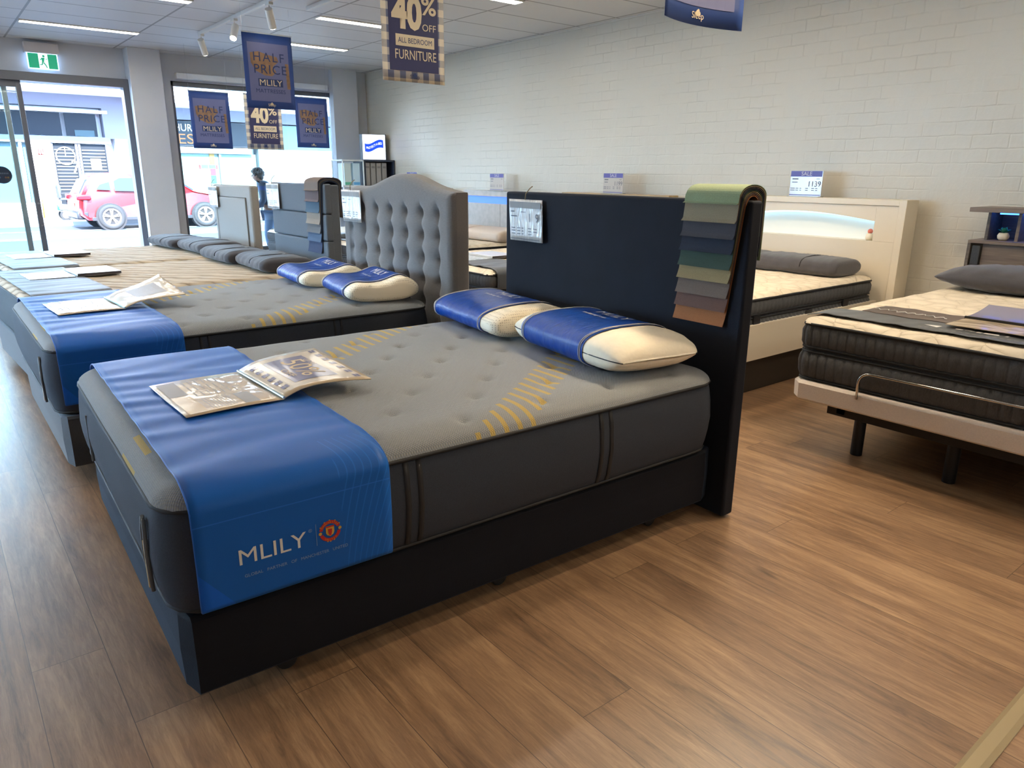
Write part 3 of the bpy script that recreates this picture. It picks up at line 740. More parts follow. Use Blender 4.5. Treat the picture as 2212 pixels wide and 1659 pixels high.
def case_pillow(frame_n, label, x, y, z, rz, Lp=.68, D=.42, H=.12, rgb=(62, 60, 64), group=None, kind='case', mark=True):
    loc = W3(frame_n, x, y, z)
    t = thing('pillow', label, 'pillow', loc, FR[frame_n][2] + rz, group)
    P = Pillow(Lp, D, H, kind, 2.9 if kind == 'case' else 2.2)
    cm = mat('case_grey%d' % rgb[0], rgb, .85, noise=.05, nscale=60, bump=.3, bscale=160, sheen=.3, stretch=(1, 1, .3))
    P.body('pillowcase', cm, t, wr=.0035, wseed=len(label))
    # the stitched flap across the case
    g = G(); g.tube([P.pt(-.22, pi * j / 24, .002) for j in range(25)], .003, 6); g.build('flap_seam', mat('case_dark', (36, 35, 38), .85), t, smooth=True)
    if mark:
        g = G(); g.tube([P.top(.06 + .012 * sin(i * 1.9) , .02 - i * .008, .005) for i in range(24)], .0018, 5); g.build('stitched_mark', mat('print_grey', (150, 148, 145), .6), t)
    return t
def text_bars(fn, rows, name, m, parent):
    """small print too fine to read in the photo: short strokes"""
    g = G()
    for u, v, w, h in rows: g.add([tuple(fn(u, v)), tuple(fn(u + w, v)), tuple(fn(u + w, v + h)), tuple(fn(u, v + h))], [(0, 1, 2, 3)])
    return g.build(name, m, parent, fix=False)

def price_tag(frame_n, label, x, y, ztop, price, w=.28, h=.215, rz=0.0, bright=False):
    """landscape sheet in a clear sleeve on the front of a headboard; local: u runs along -y, v up, facing -x"""
    t = thing('price_tag', label, 'price tag', W3(frame_n, x, y, ztop), FR[frame_n][2] + rz, 'price sheets hung in clear sleeves on the headboards')
    pm = MATS.get('tag_paper') or plastic_print_material('tag_paper', (186, 178, 166), (1, 16, 1.5), .1, .75)
    g = G(); g.grid(lambda a, b: (-.006 - .003 * sin(a * 9 + b) - .012 * (1 - b) * .5, w / 2 - a * w - .02 * (1 - b), -h * (1 - b)), 22, 8)
    g.build('sleeve', pm, t, smooth=True, solid=.0015, fix=False)
    f = lambda u, v: (-.0115 - .003 * sin((u / w + .5) * 9 + 1 + v / h) + .012 * v / h * .5, -u + .02 * v / h, v)
    ink = mat('ink_grey', (92, 92, 98), .6)
    quad(f, -w / 2 + .01, -.045, w / 2 - .01, -.012, 'header_band', mat('tag_header', (118, 112, 104), .5), t, 8, 2)
    text_bars(f, [(-.12, -.066, .03, .006), (-.12, -.09, .05, .006), (-.04, -.066, .04, .003), (-.12, -.15, .035, .004), (-.07, -.15, .025, .004), (-.035, -.15, .015, .004), (.02, -.15, .03, .004), (.07, -.15, .03, .004),
                  (-.12, -.165, .035, .004), (-.07, -.165, .025, .004), (-.035, -.165, .015, .004), (.02, -.165, .03, .004), (.07, -.165, .03, .004), (-.12, -.18, .035, .004), (-.07, -.18, .025, .004), (-.035, -.18, .015, .004), (.02, -.18, .03, .004), (-.13, -.205, .25, .003)], 'small_print', ink, t)
    if price: text(price, 'price', ink, lambda u, v: f(.07 + u, -.095 + v), .062, t)
    g = G(); g.tube([(-.008, -.0, 0), (-.014, -.012, .03), (-.004, -.03, .055), (.012, -.036, .068)], .0028, 6)
    g.build('hanging_string', mat('string_tan', (150, 130, 100), .8), t, smooth=True)
    return t

def sale_sign(label, x, y, z, price, w=.285, glare=False):
    t = thing('sale_sign', label, 'price sign', (x, y, z), 0, 'acrylic sale signs standing on the headboards along the brick wall')
    h = .205
    g = G(); g.box((-.006, -w / 2, .004), (0, w / 2, h + .004)); g.build('acrylic_stand', mat('acrylic_white', (188, 178, 166), .18, coat=.6), t, bevel=.001)
    g = G(); g.box((-.045, -w / 2, 0), (.04, w / 2, .004)); g.build('foot_plate', mat('foot_clear', (150, 150, 140), .2), t)
    f = flat((-.0068, 0, .004), (0, -1, 0), (0, 0, 1))
    pu = mat('sale_purple', (78, 72, 140), .4)
    quad(f, -w / 2, h - .047, w / 2 - .006, h - .002, 'header_band', pu, t); quad(f, -w / 2, .008, w / 2 - .006, .014, 'footer_band', pu, t)
    f = flat((-.0078, 0, .004), (0, -1, 0), (0, 0, 1))
    text('SALE', 'heading', mat('sale_text', (190, 180, 190), .5), lambda u, v: f(u, v + h - .025), .046, t)
    ink = mat('ink_grey', (92, 92, 98), .6)
    if price: text(price, 'price', ink, lambda u, v: f(u + .075, v + .098), .062, t, width=.105)
    text_bars(f, [(-.125, .135, .055, .009), (-.125, .110, .05, .006), (.09, .138, .03, .004)] + [(a, b, c, .005) for b in (.062, .046) for a, c in ((-.135, .04), (-.085, .022), (-.05, .014), (0, .024), (.055, .024), (.09, .018))], 'small_print', ink, t)
    return t

def open_brochure(M, label, x, y, rz, curl=.09, w=.315, d=.44, kind=0, dz=.016):
    """clear-sleeved pages: left page flat, right page lifting at its free edge"""
    c = M.world(x, y, M.zt + dz)
    t = thing('brochure', label, 'brochure', c, FR[M.n][2] + rz, 'open plastic sleeved brochures lying on the beds')
    pm = MATS.get('page_print') or plastic_print_material('page_print', (206, 184, 150), (2.2, 1.2, 1), .1, .35)
    def lf(u, v): return (-w + u * w, -d / 2 + v * d, .002 + .003 * sin(u * pi) + .001 * sin(v * 9))
    def rf(u, v):
        a = .02 * sin(min(1, u * 3) * pi / 2)
        return (u * w * .99, -d / 2 + v * d - .03 * u * (1 - v), .004 + a * (1 - u) + curl * u ** 2.2 * (.45 + .55 * v) + (.018 * sin(u * pi)))
    g = G(); g.grid(lf, 14, 10); a = g.build('left_page', pm, t, smooth=True, solid=.002, fix=False)
    g = G(); g.grid(rf, 22, 12); b = g.build('right_page', pm, t, smooth=True, solid=.004, fix=False)
    g = G(); g.tube([(0, -d / 2, .008), (0, d / 2, .008)], .005, 8); g.build('spine', mat('spine_clear', (180, 205, 210), .15, coat=.8), t)
    up = lambda q, dz_: (lambda u, v: (lambda p: (p[0], p[1], p[2] + dz_))(q(u, v)))
    F, R = up(lf, .0028), up(rf, .0048)
    grey = mat('page_grey', (150, 145, 138), .45); pur = mat('page_purple', (104, 98, 128), .4, coat=.7)
    if kind == 0:
        quad(F, .05, .04, .24, .5, 'photo_panel', mat('page_sand', (200, 168, 112), .35, coat=.8), a, 4, 6); quad(F, .05, .54, .24, .95, 'photo_panel', grey, a, 4, 6)
        quad(F, .62, .06, .78, .36, 'photo_panel', grey, a, 4, 4)
        text_bars(F, [(.3 + .07 * (k % 7), .45 + .17 * (k // 7), .012, .13) for k in range(21)] + [(.3 + .03 * k, .08, .008, .3) for k in range(9)], 'small_print', grey, a)
        g = G(); g.grid(lambda p, q: R(.10 + .82 * p, .06 + .88 * q), 14, 10); g.build('checked_border', mat('page_cream', (205, 190, 165), .35, coat=.7), b, fix=False)
        up2 = lambda u, v: (lambda p: (p[0], p[1], p[2] + .0008))(R(u, v)); up3 = lambda u, v: (lambda p: (p[0], p[1], p[2] + .0016))(R(u, v))
        g = G()
        for k in range(13):
            for q_ in (.07, .11, .86, .90):
                if (k % 2) == (int(q_ * 100) % 2): g.grid(lambda p, q, k=k, q_=q_: up2(q_ + .035 * p, .07 + (k + q) * .066), 2, 2)
        g.build('checked_squares', pur, b, fix=False)
        quad(up2, .22, .16, .72, .84, 'offer_panel', pur, b, 12, 8)
        text('50%', 'lettering', mat('page_letter', (214, 190, 150), .5), lambda u, v: up3(.50 + v / w, .50 - u / d), .12, b, width=.22, sub=.02)
        text('OFF', 'lettering', mat('page_letter', (214, 190, 150), .5), lambda u, v: up3(.29 + v / w, .42 - u / d), .035, b, width=.1)
        text('UP TO', 'lettering', mat('page_letter', (214, 190, 150), .5), lambda u, v: up3(.68 + v / w, .62 - u / d), .028, b, width=.08)
    else:
        text_bars(F, [(.15 + .09 * (k % 8), .3 + .3 * (k // 8), .012, .2) for k in range(16)], 'small_print', grey, a)
        quad(R, .3, .25, .8, .8, 'photo_panel', grey, b, 6, 4)
    return t

def closed_leaflets(M, label, x, y, rz, rgb=(205, 215, 222)):
    """a thin sleeved sheet with a slim boxed booklet beside it"""
    c = M.world(x, y, M.zt + .014)
    t = thing('brochure', label, 'brochure', c, FR[M.n][2] + rz, 'open plastic sleeved brochures lying on the beds')
    pm = MATS.get('page_cool') or plastic_print_material('page_cool', rgb, (8, 4, 1), .1, .5)
    g = G(); g.box((-.30, -.2, 0), (-.01, .2, .004)); a = g.build('left_page', pm, t, bevel=.001)
    g = G(); g.box((0, -.2, 0), (.29, .2, .022)); b = g.build('right_page', mat('booklet_white', (222, 226, 230), .25, coat=.6), t, bevel=.003)
    g = G(); g.box((0, -.2005, .002), (.29, -.2, .02)); g.build('page_edge', mat('page_edge', (70, 66, 70), .6), b)
    return t

def swatch_book(frame_n, label, x, y, zt, w, th, cols, ends, back, rz=0, group=None):
    """fabric samples draped over a headboard; each sample its own length, longest innermost"""
    t = thing('swatch_book', label, 'fabric swatches', W3(frame_n, x, y, 0), FR[frame_n][2] + rz, group)
    n = len(cols)
    for k in range(n):             # k = 0 outermost and shortest
        off = .006 + .0052 * (n - 1 - k); zf = ends[k]
        lean = .018 * (n - 1 - k) * 0
        pts = []
        H = zt + off
        zb = back + .016 * ((k * 5) % 7)
        for i in range(10): pts.append((th + off, zb + (H - .03 - zb) * i / 9))
        R_ = (th + 2 * off) / 2
        for i in range(1, 16):
            a = pi * i / 16; pts.append((th / 2 + R_ * cos(a), H - .03 + (.03 + .012) * sin(a)))
        m_ = 16
        for i in range(m_ + 1):
            q = i / m_; z = H - .03 + (zf - (H - .03)) * q
            pts.append((-off - .022 * max(0, (H - .05 - z)) ** 1 * .35 - (.010 if i == m_ else .004 * (i == m_ - 1)), z))
        def f(u, v, pts=pts):
            i = min(len(pts) - 1, int(round(v * (len(pts) - 1)))); px, pz = pts[i]
            front = i > 24
            drift = (H - pz) * .10 if front else 0
            return (px, w * (u - .5) * (1.0) + drift, pz - (.03 * u * 0 if not front else 0) - .0 )
        g = G(); g.grid(lambda u, v: f(1 - u, v), 3, len(pts))
        rgb = cols[k]
        g.build('fabric_sample', mat('swatch_%d_%d_%d' % rgb, rgb, .85, noise=.12, nscale=260, bump=.4, bscale=400), t, solid=.0022, fix=False)
    return t

# ------------------------------------------------------------------ headboards
def headboard_plain(frame_n, label, x0, x1, y0, y1, z0, z1, m):
    t = thing('headboard', label, 'headboard', W3(frame_n, x0, y0, 0), FR[frame_n][2])
    g = G(); g.box((0, 0, z0), (x1 - x0, y1 - y0, z1)); g.build('panel', m, t, bevel=.012, seg=3)
    return t
def headboard_tufted(frame_n, label, x0, th, y0, y1, z1, m):
    t = thing('headboard', label, 'headboard', W3(frame_n, x0, y0, 0), FR[frame_n][2])
    Wd = y1 - y0; c = Wd / 2
    def ztop(y):
        q = abs(y - c) / c
        q = abs(y - .60) / .50
        s_ = .5 + .5 * cos(pi * min(1, q)); base = 1.340 + (z1 - 1.340) * s_ - .018 * max(0, (abs(y - c) / c - .75) / .25)
        return base
    cols = [.154 + .1885 * k for k in range(7)]; rows = [1.20 - .138 * j for j in range(7)]
    def disp(y, z):
        zt = ztop(y); e = min(y, Wd - y, zt - z); r = .045
        d = 0.0 if e > r else -(r - sqrt(max(0, r * r - (r - max(0, e)) ** 2)))
        if .10 < y < Wd - .10:
            fade = 1.0 if z < 1.19 else max(0, 1 - (z - 1.19) / .09)
            ph = (y - cols[0]) / .1885
            cell = abs(sin(pi * ph)); k = round(ph)
            edge = min(1, (y - .10) / .05, (Wd - .10 - y) / .05)
            if -0.5 <= ph <= 6.5 and edge > 0:
                zc = (1.20 - z) / .138; wob = .55 + .45 * abs(cos(pi * zc)) ** 1.2
                g_ = (1 - cell ** .55)
                d -= .034 * g_ * fade * wob * edge
                yy = cols[max(0, min(6, k))]
                for zr in rows:
                    q = ((y - yy) ** 2 + (z - zr) ** 2)
                    if q < .01: d -= .026 * exp(-q / (2 * .017 ** 2)) * edge
        return d
    g = G()
    nu, nv = 190, 120
    g.grid(lambda u, v: (lambda y: (lambda z: (-disp(y, z), y, z))(.03 + (ztop(y) - .03) * v))(u * Wd), nu, nv)
    g.build('tufted_front', m, t, smooth=True, fix=False)
    o = []
    for i in range(61): y = Wd * i / 60; o.append((y, ztop(y)))
    g = G(); out = [(0, .03)] + o + [(Wd, .03)]
    L_ = []
    for xx, ins in ((.045, 0), (th - .012, 0), (th, .012)):
        L_.append([(xx, c + (y - c) * (1 - ins / c), z - (ins if z > .1 else 0)) for y, z in out])
    g.loops(L_, False, True); g.build('frame_back', m, t, smooth=False, bevel=0, fix=True)
    g = G()
    for yy in (.25, Wd - .29): g.box((.05, yy, 0), (.09, yy + .04, .04))
    g.build('leg', mat('castor_black', (24, 24, 26), .35), t)
    return t
def headboard_channels(frame_n, label, x0, th, y0, y1, z1, m, seams):
    t = thing('headboard', label, 'headboard', W3(frame_n, x0, y0, 0), FR[frame_n][2])
    Wd = y1 - y0
    zs = [.03] + seams + [z1]
    for a, b in zip(zs[:-1], zs[1:]):
        g = G(); g.box((0, 0, a + .002), (th * .5, Wd, b - .002)); g.build('padded_panel', m, t, bevel=.014, seg=4)
    g = G(); g.box((th * .35, .006, 0), (th, Wd - .006, z1 - .01)); g.build('back_panel', m, t, bevel=.012, seg=3)
    return t
def headboard_border(frame_n, label, x0, th, y0, y1, z1, m):
    t = thing('headboard', label, 'headboard', W3(frame_n, x0, y0, 0), FR[frame_n][2])
    Wd = y1 - y0; b = .12
    g = G(); g.box((.012, 0, 0), (th, Wd, z1)); g.build('frame', m, t, bevel=.02, seg=4)
    g = G(); g.box((0, b, .03), (.06, Wd - b, z1 - b)); g.build('inset_panel', m, t, bevel=.012, seg=3)
    g = G(); y2, z2 = Wd - b, z1 - b
    g.tube([(.004, b - .004, .03), (.004, b - .004, z2 + .004), (.004, y2 + .004, z2 + .004), (.004, y2 + .004, .03)], .007, 8); g.build('piping', mat('hb_pipe', (120, 116, 110), .8), t, smooth=True)
    return t

def crest(fn, t):
    """round red and yellow club badge"""
    red = mat('crest_red', (190, 36, 36), .45); yel = mat('crest_yellow', (206, 160, 60), .45)
    R0, R1 = .0215, .031
    up = lambda k: (lambda u, v: fn(u, v, k))
    f1, f2, f3 = up(.0012), up(.002), up(.0028)
    ring(f1, 0, 0, R0, R1, radians(18), radians(170), 'badge', red, t); ring(f1, 0, 0, R0, R1, radians(198), radians(350), 'badge', red, t)
    for a in (4, 184): poly(f2, circ(.0285 * cos(radians(a)), .0285 * sin(radians(a)), .0048, 16), 'badge_ball', yel, t)
    for a in (30, 60, 90, 118, 150, 255, 270, 290): poly(f1, circ(.0315 * cos(radians(a)), .0315 * sin(radians(a)), .0022, 8), 'badge_stud', yel, t)
    poly(f1, [(-.012, .015), (.012, .015), (.012, -.004), (.009, -.011), (0, -.0165), (-.009, -.011), (-.012, -.004)], 'shield', yel, t)
    poly(f2, [(-.006, .006), (.006, .006), (.005, -.006), (.002, -.014), (-.002, -.014), (-.005, -.006)], 'shield_field', red, t)
    poly(f2, [(-.012, .015), (.012, .015), (.012, .011), (-.012, .011)], 'shield_field', red, t)
    for word, mid, sgn in (('MANCHESTER', 92, -1), ('UNITED', 272, 1)):
        n = len(word); step = 12.5 if sgn < 0 else 14
        for i, chx in enumerate(word):
            a = radians(mid + sgn * (i - (n - 1) / 2) * step); r = .0262
            cx, cy = r * cos(a), r * sin(a); q = a - pi / 2 if sgn < 0 else a + pi / 2
            text(chx, 'badge_letter', yel, lambda u, v, cx=cx, cy=cy, q=q: f3(cx + u * cos(q) - v * sin(q), cy + u * sin(q) + v * cos(q)), .0072, t)

def sprig(g, x, y, z, r, n, seed, s=.03):
    rnd = random.Random(seed)
    for i in range(n):
        a = rnd.random() * 2 * pi; e = .25 + rnd.random() * 1.1; l = r * (.5 + .5 * rnd.random())
        p = Vector((x, y, z)) + Vector((cos(a) * cos(e), sin(a) * cos(e), sin(e) * .75)) * l
        d = Vector((cos(a) * cos(e), sin(a) * cos(e), sin(e))); sd = Vector((-sin(a), cos(a), 0)) * s * .35; c = p - d * s * .5
        g.add([c, p + sd, p + d * s * .6, p - sd], [(0, 1, 2, 3)])

def build_row_a():
    frame('b1', 0, 0, -.0319); frame('b2', .0, 1.96, 0); frame('b3', .06, 3.52, .06); frame('b4', .11, 5.10, .08); frame('h', 0, 0, 0)
    navy = mat('navy_velvet', (9, 13, 22), .75, noise=.12, nscale=9, bump=.2, bscale=260, sheen=.16, spec=.25, sheentint=(140, 185, 235))
    navyhb = mat('black_velvet', (23, 26, 34), .8, noise=.15, nscale=7, sheen=.02, bump=.15, bscale=260, spec=.2)
    grey = mat('base_grey', (62, 66, 72), .85, noise=.1, nscale=200, bump=.25, sheen=.2)
    bed_base('b1', 'black bed base with hard square corners under the nearest mattress', 2.12, 1.53, .085, .318, navy)
    bed_base('b2', 'dark grey bed base second in the row, under the tufted headboard bed', 2.02, 1.50, .09, .335, grey)
    bed_base('b3', 'dark grey bed base third in the row, under the beige mattress with channelled headboard', 2.04, 1.50, .09, .335, grey)
    bed_base('b4', 'dark grey bed base farthest in the row, nearest the shopfront', 1.97, 1.50, .09, .335, grey)
    M1 = Mattress('b1', 'thick charcoal mattress nearest the camera, grey tufted top with gold dashes', 2.13, 1.555, .318, .617, .675, 'knit', -.025, -.018, r=.115, ntop=(210, 160))
    M2 = Mattress('b2', 'charcoal mattress second in the row, tufted grey top with gold dashes', 2.02, 1.50, .335, .64, .692, 'knit', -.02, 0, ntop=(150, 110))
    M3 = Mattress('b3', 'beige quilted mattress third in the row, below the channelled headboard with swatches', 2.03, 1.50, .335, .645, .675, 'quilt', -.01, 0, R=.06, ntop=(60, 50))
    M4 = Mattress('b4', 'beige quilted mattress farthest in the row, beside the street doors', 1.97, 1.50, .335, .645, .675, 'quilt', -.01, 0, R=.06, ntop=(60, 50))
    for x in (.668, .712, 1.455, 1.503): M1.strap(x)
    for x in (.66, .70, 1.38, 1.42): M2.strap(x, .014)
    hm = mat('handle_grey', (96, 104, 110), .5)
    foot_handle(M1, .155, hm); foot_handle(M2, .18, hm); foot_handle(M3, .2, hm)
    for M in (M1,):
        g = G(); g.tube([(-.009, 1.2, hh) for hh in (.06, .15, .24)], .006, 6); g.build('handle_strap', hm, M.e)
    # headboards
    headboard_plain('b1', 'tall plain black velvet headboard of the nearest bed', 2.135, 2.205, -.062, 1.525, .012, 1.335, navyhb)
    hb2m = mat('grey_linen', (112, 108, 104), .88, noise=.12, nscale=120, bump=.4, bscale=240, sheen=.2, stretch=(1, .35, 2))
    headboard_tufted('b2', 'arched grey tufted linen headboard of the second bed', 2.03, .135, -.18, 1.22, 1.425, hb2m)
    headboard_channels('h', 'dark grey headboard with three horizontal padded channels, draped with swatches', 2.14, .125, 3.70, 4.83, 1.344, mat('hb_slate', (92, 98, 104), .88, noise=.1, nscale=140, bump=.35, sheen=.05), [.90, 1.11])
    headboard_border('h', 'light grey headboard with piped inset border, farthest in the row', 2.14, .10, 5.41, 6.54, 1.30, mat('hb_stone', (150, 145, 138), .88, noise=.08, nscale=140, bump=.3, sheen=.15))
    # runners
    def blue_runner_material():
        mt, N, L, b, oc = newmat('runner_blue')
        b.inputs['Base Color'].default_value = (*lin((20, 74, 152)), 1); b.inputs['Roughness'].default_value = .45; b.inputs['Specular IOR Level'].default_value = .22
        sp = N.new('ShaderNodeSeparateXYZ'); L.new(oc, sp.inputs[0]); x, y, z = sp.outputs
        # fine printed contour lines that fan out towards the head side edge
        s_ = math_(N, L, 'SUBTRACT', z, math_(N, L, 'MULTIPLY', y, 1.0))
        dx = math_(N, L, 'SUBTRACT', .60, x)
        q = math_(N, L, 'DIVIDE', math_(N, L, 'ADD', dx, math_(N, L, 'MULTIPLY', math_(N, L, 'MULTIPLY', s_, s_), .5)), math_(N, L, 'ADD', .35, math_(N, L, 'ABSOLUTE', s_)))
        ln = math_(N, L, 'LESS_THAN', math_(N, L, 'ABSOLUTE', math_(N, L, 'SINE', math_(N, L, 'MULTIPLY', q, 130.0))), .22)
        msk = math_(N, L, 'MULTIPLY', math_(N, L, 'LESS_THAN', dx, .15), math_(N, L, 'LESS_THAN', y, .12))
        f = math_(N, L, 'MULTIPLY', math_(N, L, 'MULTIPLY', ln, msk), .38)
        tri = math_(N, L, 'MULTIPLY', math_(N, L, 'LESS_THAN', math_(N, L, 'ADD', math_(N, L, 'MULTIPLY', math_(N, L, 'SUBTRACT', x, .035), 1.3), z), .50), math_(N, L, 'LESS_THAN', y, .0))
        c = mixc(N, L, f, mixc(N, L, tri, lin((24, 94, 178)), lin((24, 100, 205))), lin((44, 128, 225)))
        line = math_(N, L, 'MULTIPLY', math_(N, L, 'LESS_THAN', math_(N, L, 'ABSOLUTE', math_(N, L, 'SUBTRACT', z, .588)), .0014), math_(N, L, 'LESS_THAN', y, .05))
        L.new(mixc(N, L, line, c, lin((40, 110, 205))), b.inputs['Base Color'])
        bn = N.new('ShaderNodeBump'); bn.inputs['Strength'].default_value = .12; bn.inputs['Distance'].default_value = .003
        n2 = N.new('ShaderNodeTexNoise'); n2.inputs['Scale'].default_value = 500; L.new(oc, n2.inputs['Vector']); L.new(n2.outputs[0], bn.inputs['Height']); L.new(bn.outputs[0], b.inputs['Normal'])
        return mt
    bm_ = blue_runner_material()
    M1.z_off = 0
    # runner material works in the runner's own coordinates; the object sits at floor level, so z is world height
    edge = mat('runner_edge', (30, 100, 190), .5)
    t1, at1, tot1 = runner(M1, 'bright blue satin bed runner with white lettering and a round red badge, nearest bed', .065, .60, .352, .60, bm_, edge=edge)
    t2, at2, tot2 = runner(M2, 'blue satin bed runner across the foot of the second bed', .04, .575, .40, .60, bm_, edge=edge)
    wt = mat('print_white', (225, 222, 215), .6)
    yf = -.0335
    def side(u, v, k=.0): return (u, yf - k, v)
    sx = .165
    text('MLILY', 'lettering', wt, lambda u, v: side(.2525 + u, .476 + v - .030 * u * .0, .001), .062, t1, width=.178)
    text('®', 'lettering', mat('print_dim', (140, 160, 190), .6), lambda u, v: side(.356 + u, .497 + v, .001), .014, t1)
    g = G(); g.box((.3715, yf - .0015, .448), (.3725, yf - .0005, .512)); g.build('divider', mat('print_dim', (140, 160, 190), .6), t1)
    text('GLOBAL   PARTNER   OF   MANCHESTER   UNITED', 'lettering', mat('print_dim', (140, 160, 190), .6), lambda u, v: side(.318 + u, .423 + v, .001), .0125, t1, width=.285)
    crest(lambda u, v, k: side(.4115 + u, .4815 + v, k), t1)
    drk = mat('runner_charcoal', (58, 62, 68), .5, noise=.1, nscale=30, sheen=.3)
    runner(M3, 'charcoal bed runner across the foot of the third bed', .045, .50, .50, .58, drk, wr=.0018)
    runner(M4, 'charcoal bed runner across the foot of the farthest bed', .045, .50, .50, .58, drk, wr=.0018)
    # things on the beds
    open_brochure(M1, 'open brochure in clear sleeves with a large 50% offer, on the nearest bed', .50, .765, .05, .045)
    open_brochure(M2, 'glaring white open brochure curled at its right edge, on the second bed', .44, .82, .05, .11, kind=1)
    closed_leaflets(M3, 'pale brochure and booklet on the charcoal runner of the third bed', .46, .95, .0)
    closed_leaflets(M4, 'pale brochure and booklet on the charcoal runner of the farthest bed', .47, .90, .0)
    wrapped_pillow('b1', 'cream pillow with dark seam in a blue sleeve, under the colourful swatches', 1.835, .43, .679, -.13, 'soap', Lp=.80, D=.45, H=.155, band=(-.50, .70), dots=False)
    wrapped_pillow('b1', 'dotted cream foam pillow in a blue sleeve, left of the seamed pillow', 1.85, 1.205, .679, -.11, 'foam', Lp=.70, D=.43, H=.145, band=(-.62, .88))
    wrapped_pillow('b2', 'contoured cream pillow in a blue sleeve on the second bed, nearer the camera', 1.77, .36, .694, -.16, 'contour', Lp=.62, D=.44, H=.15, band=(-.66, .84))
    wrapped_pillow('b2', 'contoured cream pillow in a blue sleeve on the second bed, farther from the camera', 1.77, 1.08, .694, -.10, 'contour', Lp=.62, D=.44, H=.14, band=(-.72, .90))
    case_pillow('b3', 'flat charcoal pillow on the third bed, nearer the camera', 1.80, .46, .676, -.10, Lp=.70, D=.42, H=.115)
    case_pillow('b3', 'flat charcoal pillow on the third bed, farther from the camera', 1.78, 1.17, .676, -.03, Lp=.70, D=.42, H=.115)
    case_pillow('b4', 'flat charcoal pillow on the farthest bed, nearer the camera', 1.74, .45, .676, -.05, Lp=.70, D=.42, H=.115, mark=False)
    case_pillow('b4', 'flat charcoal pillow on the farthest bed, against the window side', 1.70, 1.17, .676, .0, Lp=.70, D=.42, H=.11, mark=False)
    price_tag('b1', 'price sheet in a clear sleeve hanging at the left of the black headboard', 2.122, 1.325, 1.298, '1  9', rz=.0)
    price_tag('b2', 'glaring price sheet at the left shoulder of the arched tufted headboard', 2.022, 1.04, 1.313, '')
    price_tag('h', 'glaring price sheet hanging at the left of the channelled headboard', 2.13, 4.745, 1.333, '')
    price_tag('h', 'white price sheet on the left corner of the light grey headboard', 2.13, 6.46, 1.283, '')
    cols = [(138, 150, 112), (136, 124, 98), (62, 60, 64), (22, 30, 46), (46, 66, 53), (142, 124, 86), (108, 92, 80), (104, 74, 62), (158, 98, 54)]
    swatch_book('b1', 'nine colourful fabric swatches draped over the right end of the black headboard', 2.135, .092, 1.335, .262, .07, cols, [1.322, 1.25, 1.188, 1.13, 1.068, 1.014, .952, .896, .836], 1.10)
    cols = [(112, 96, 84), (92, 74, 72), (62, 84, 100), (140, 124, 108), (100, 98, 96), (70, 88, 110), (48, 58, 84)]
    swatch_book('h', 'muted fabric swatches draped over the right end of the channelled headboard', 2.14, 3.86, 1.344, .26, .125, cols, [1.29, 1.205, 1.12, 1.03, .96, .89, .80], 1.08)
def led(name, rgb, s): return mat(name, rgb, emit=s)
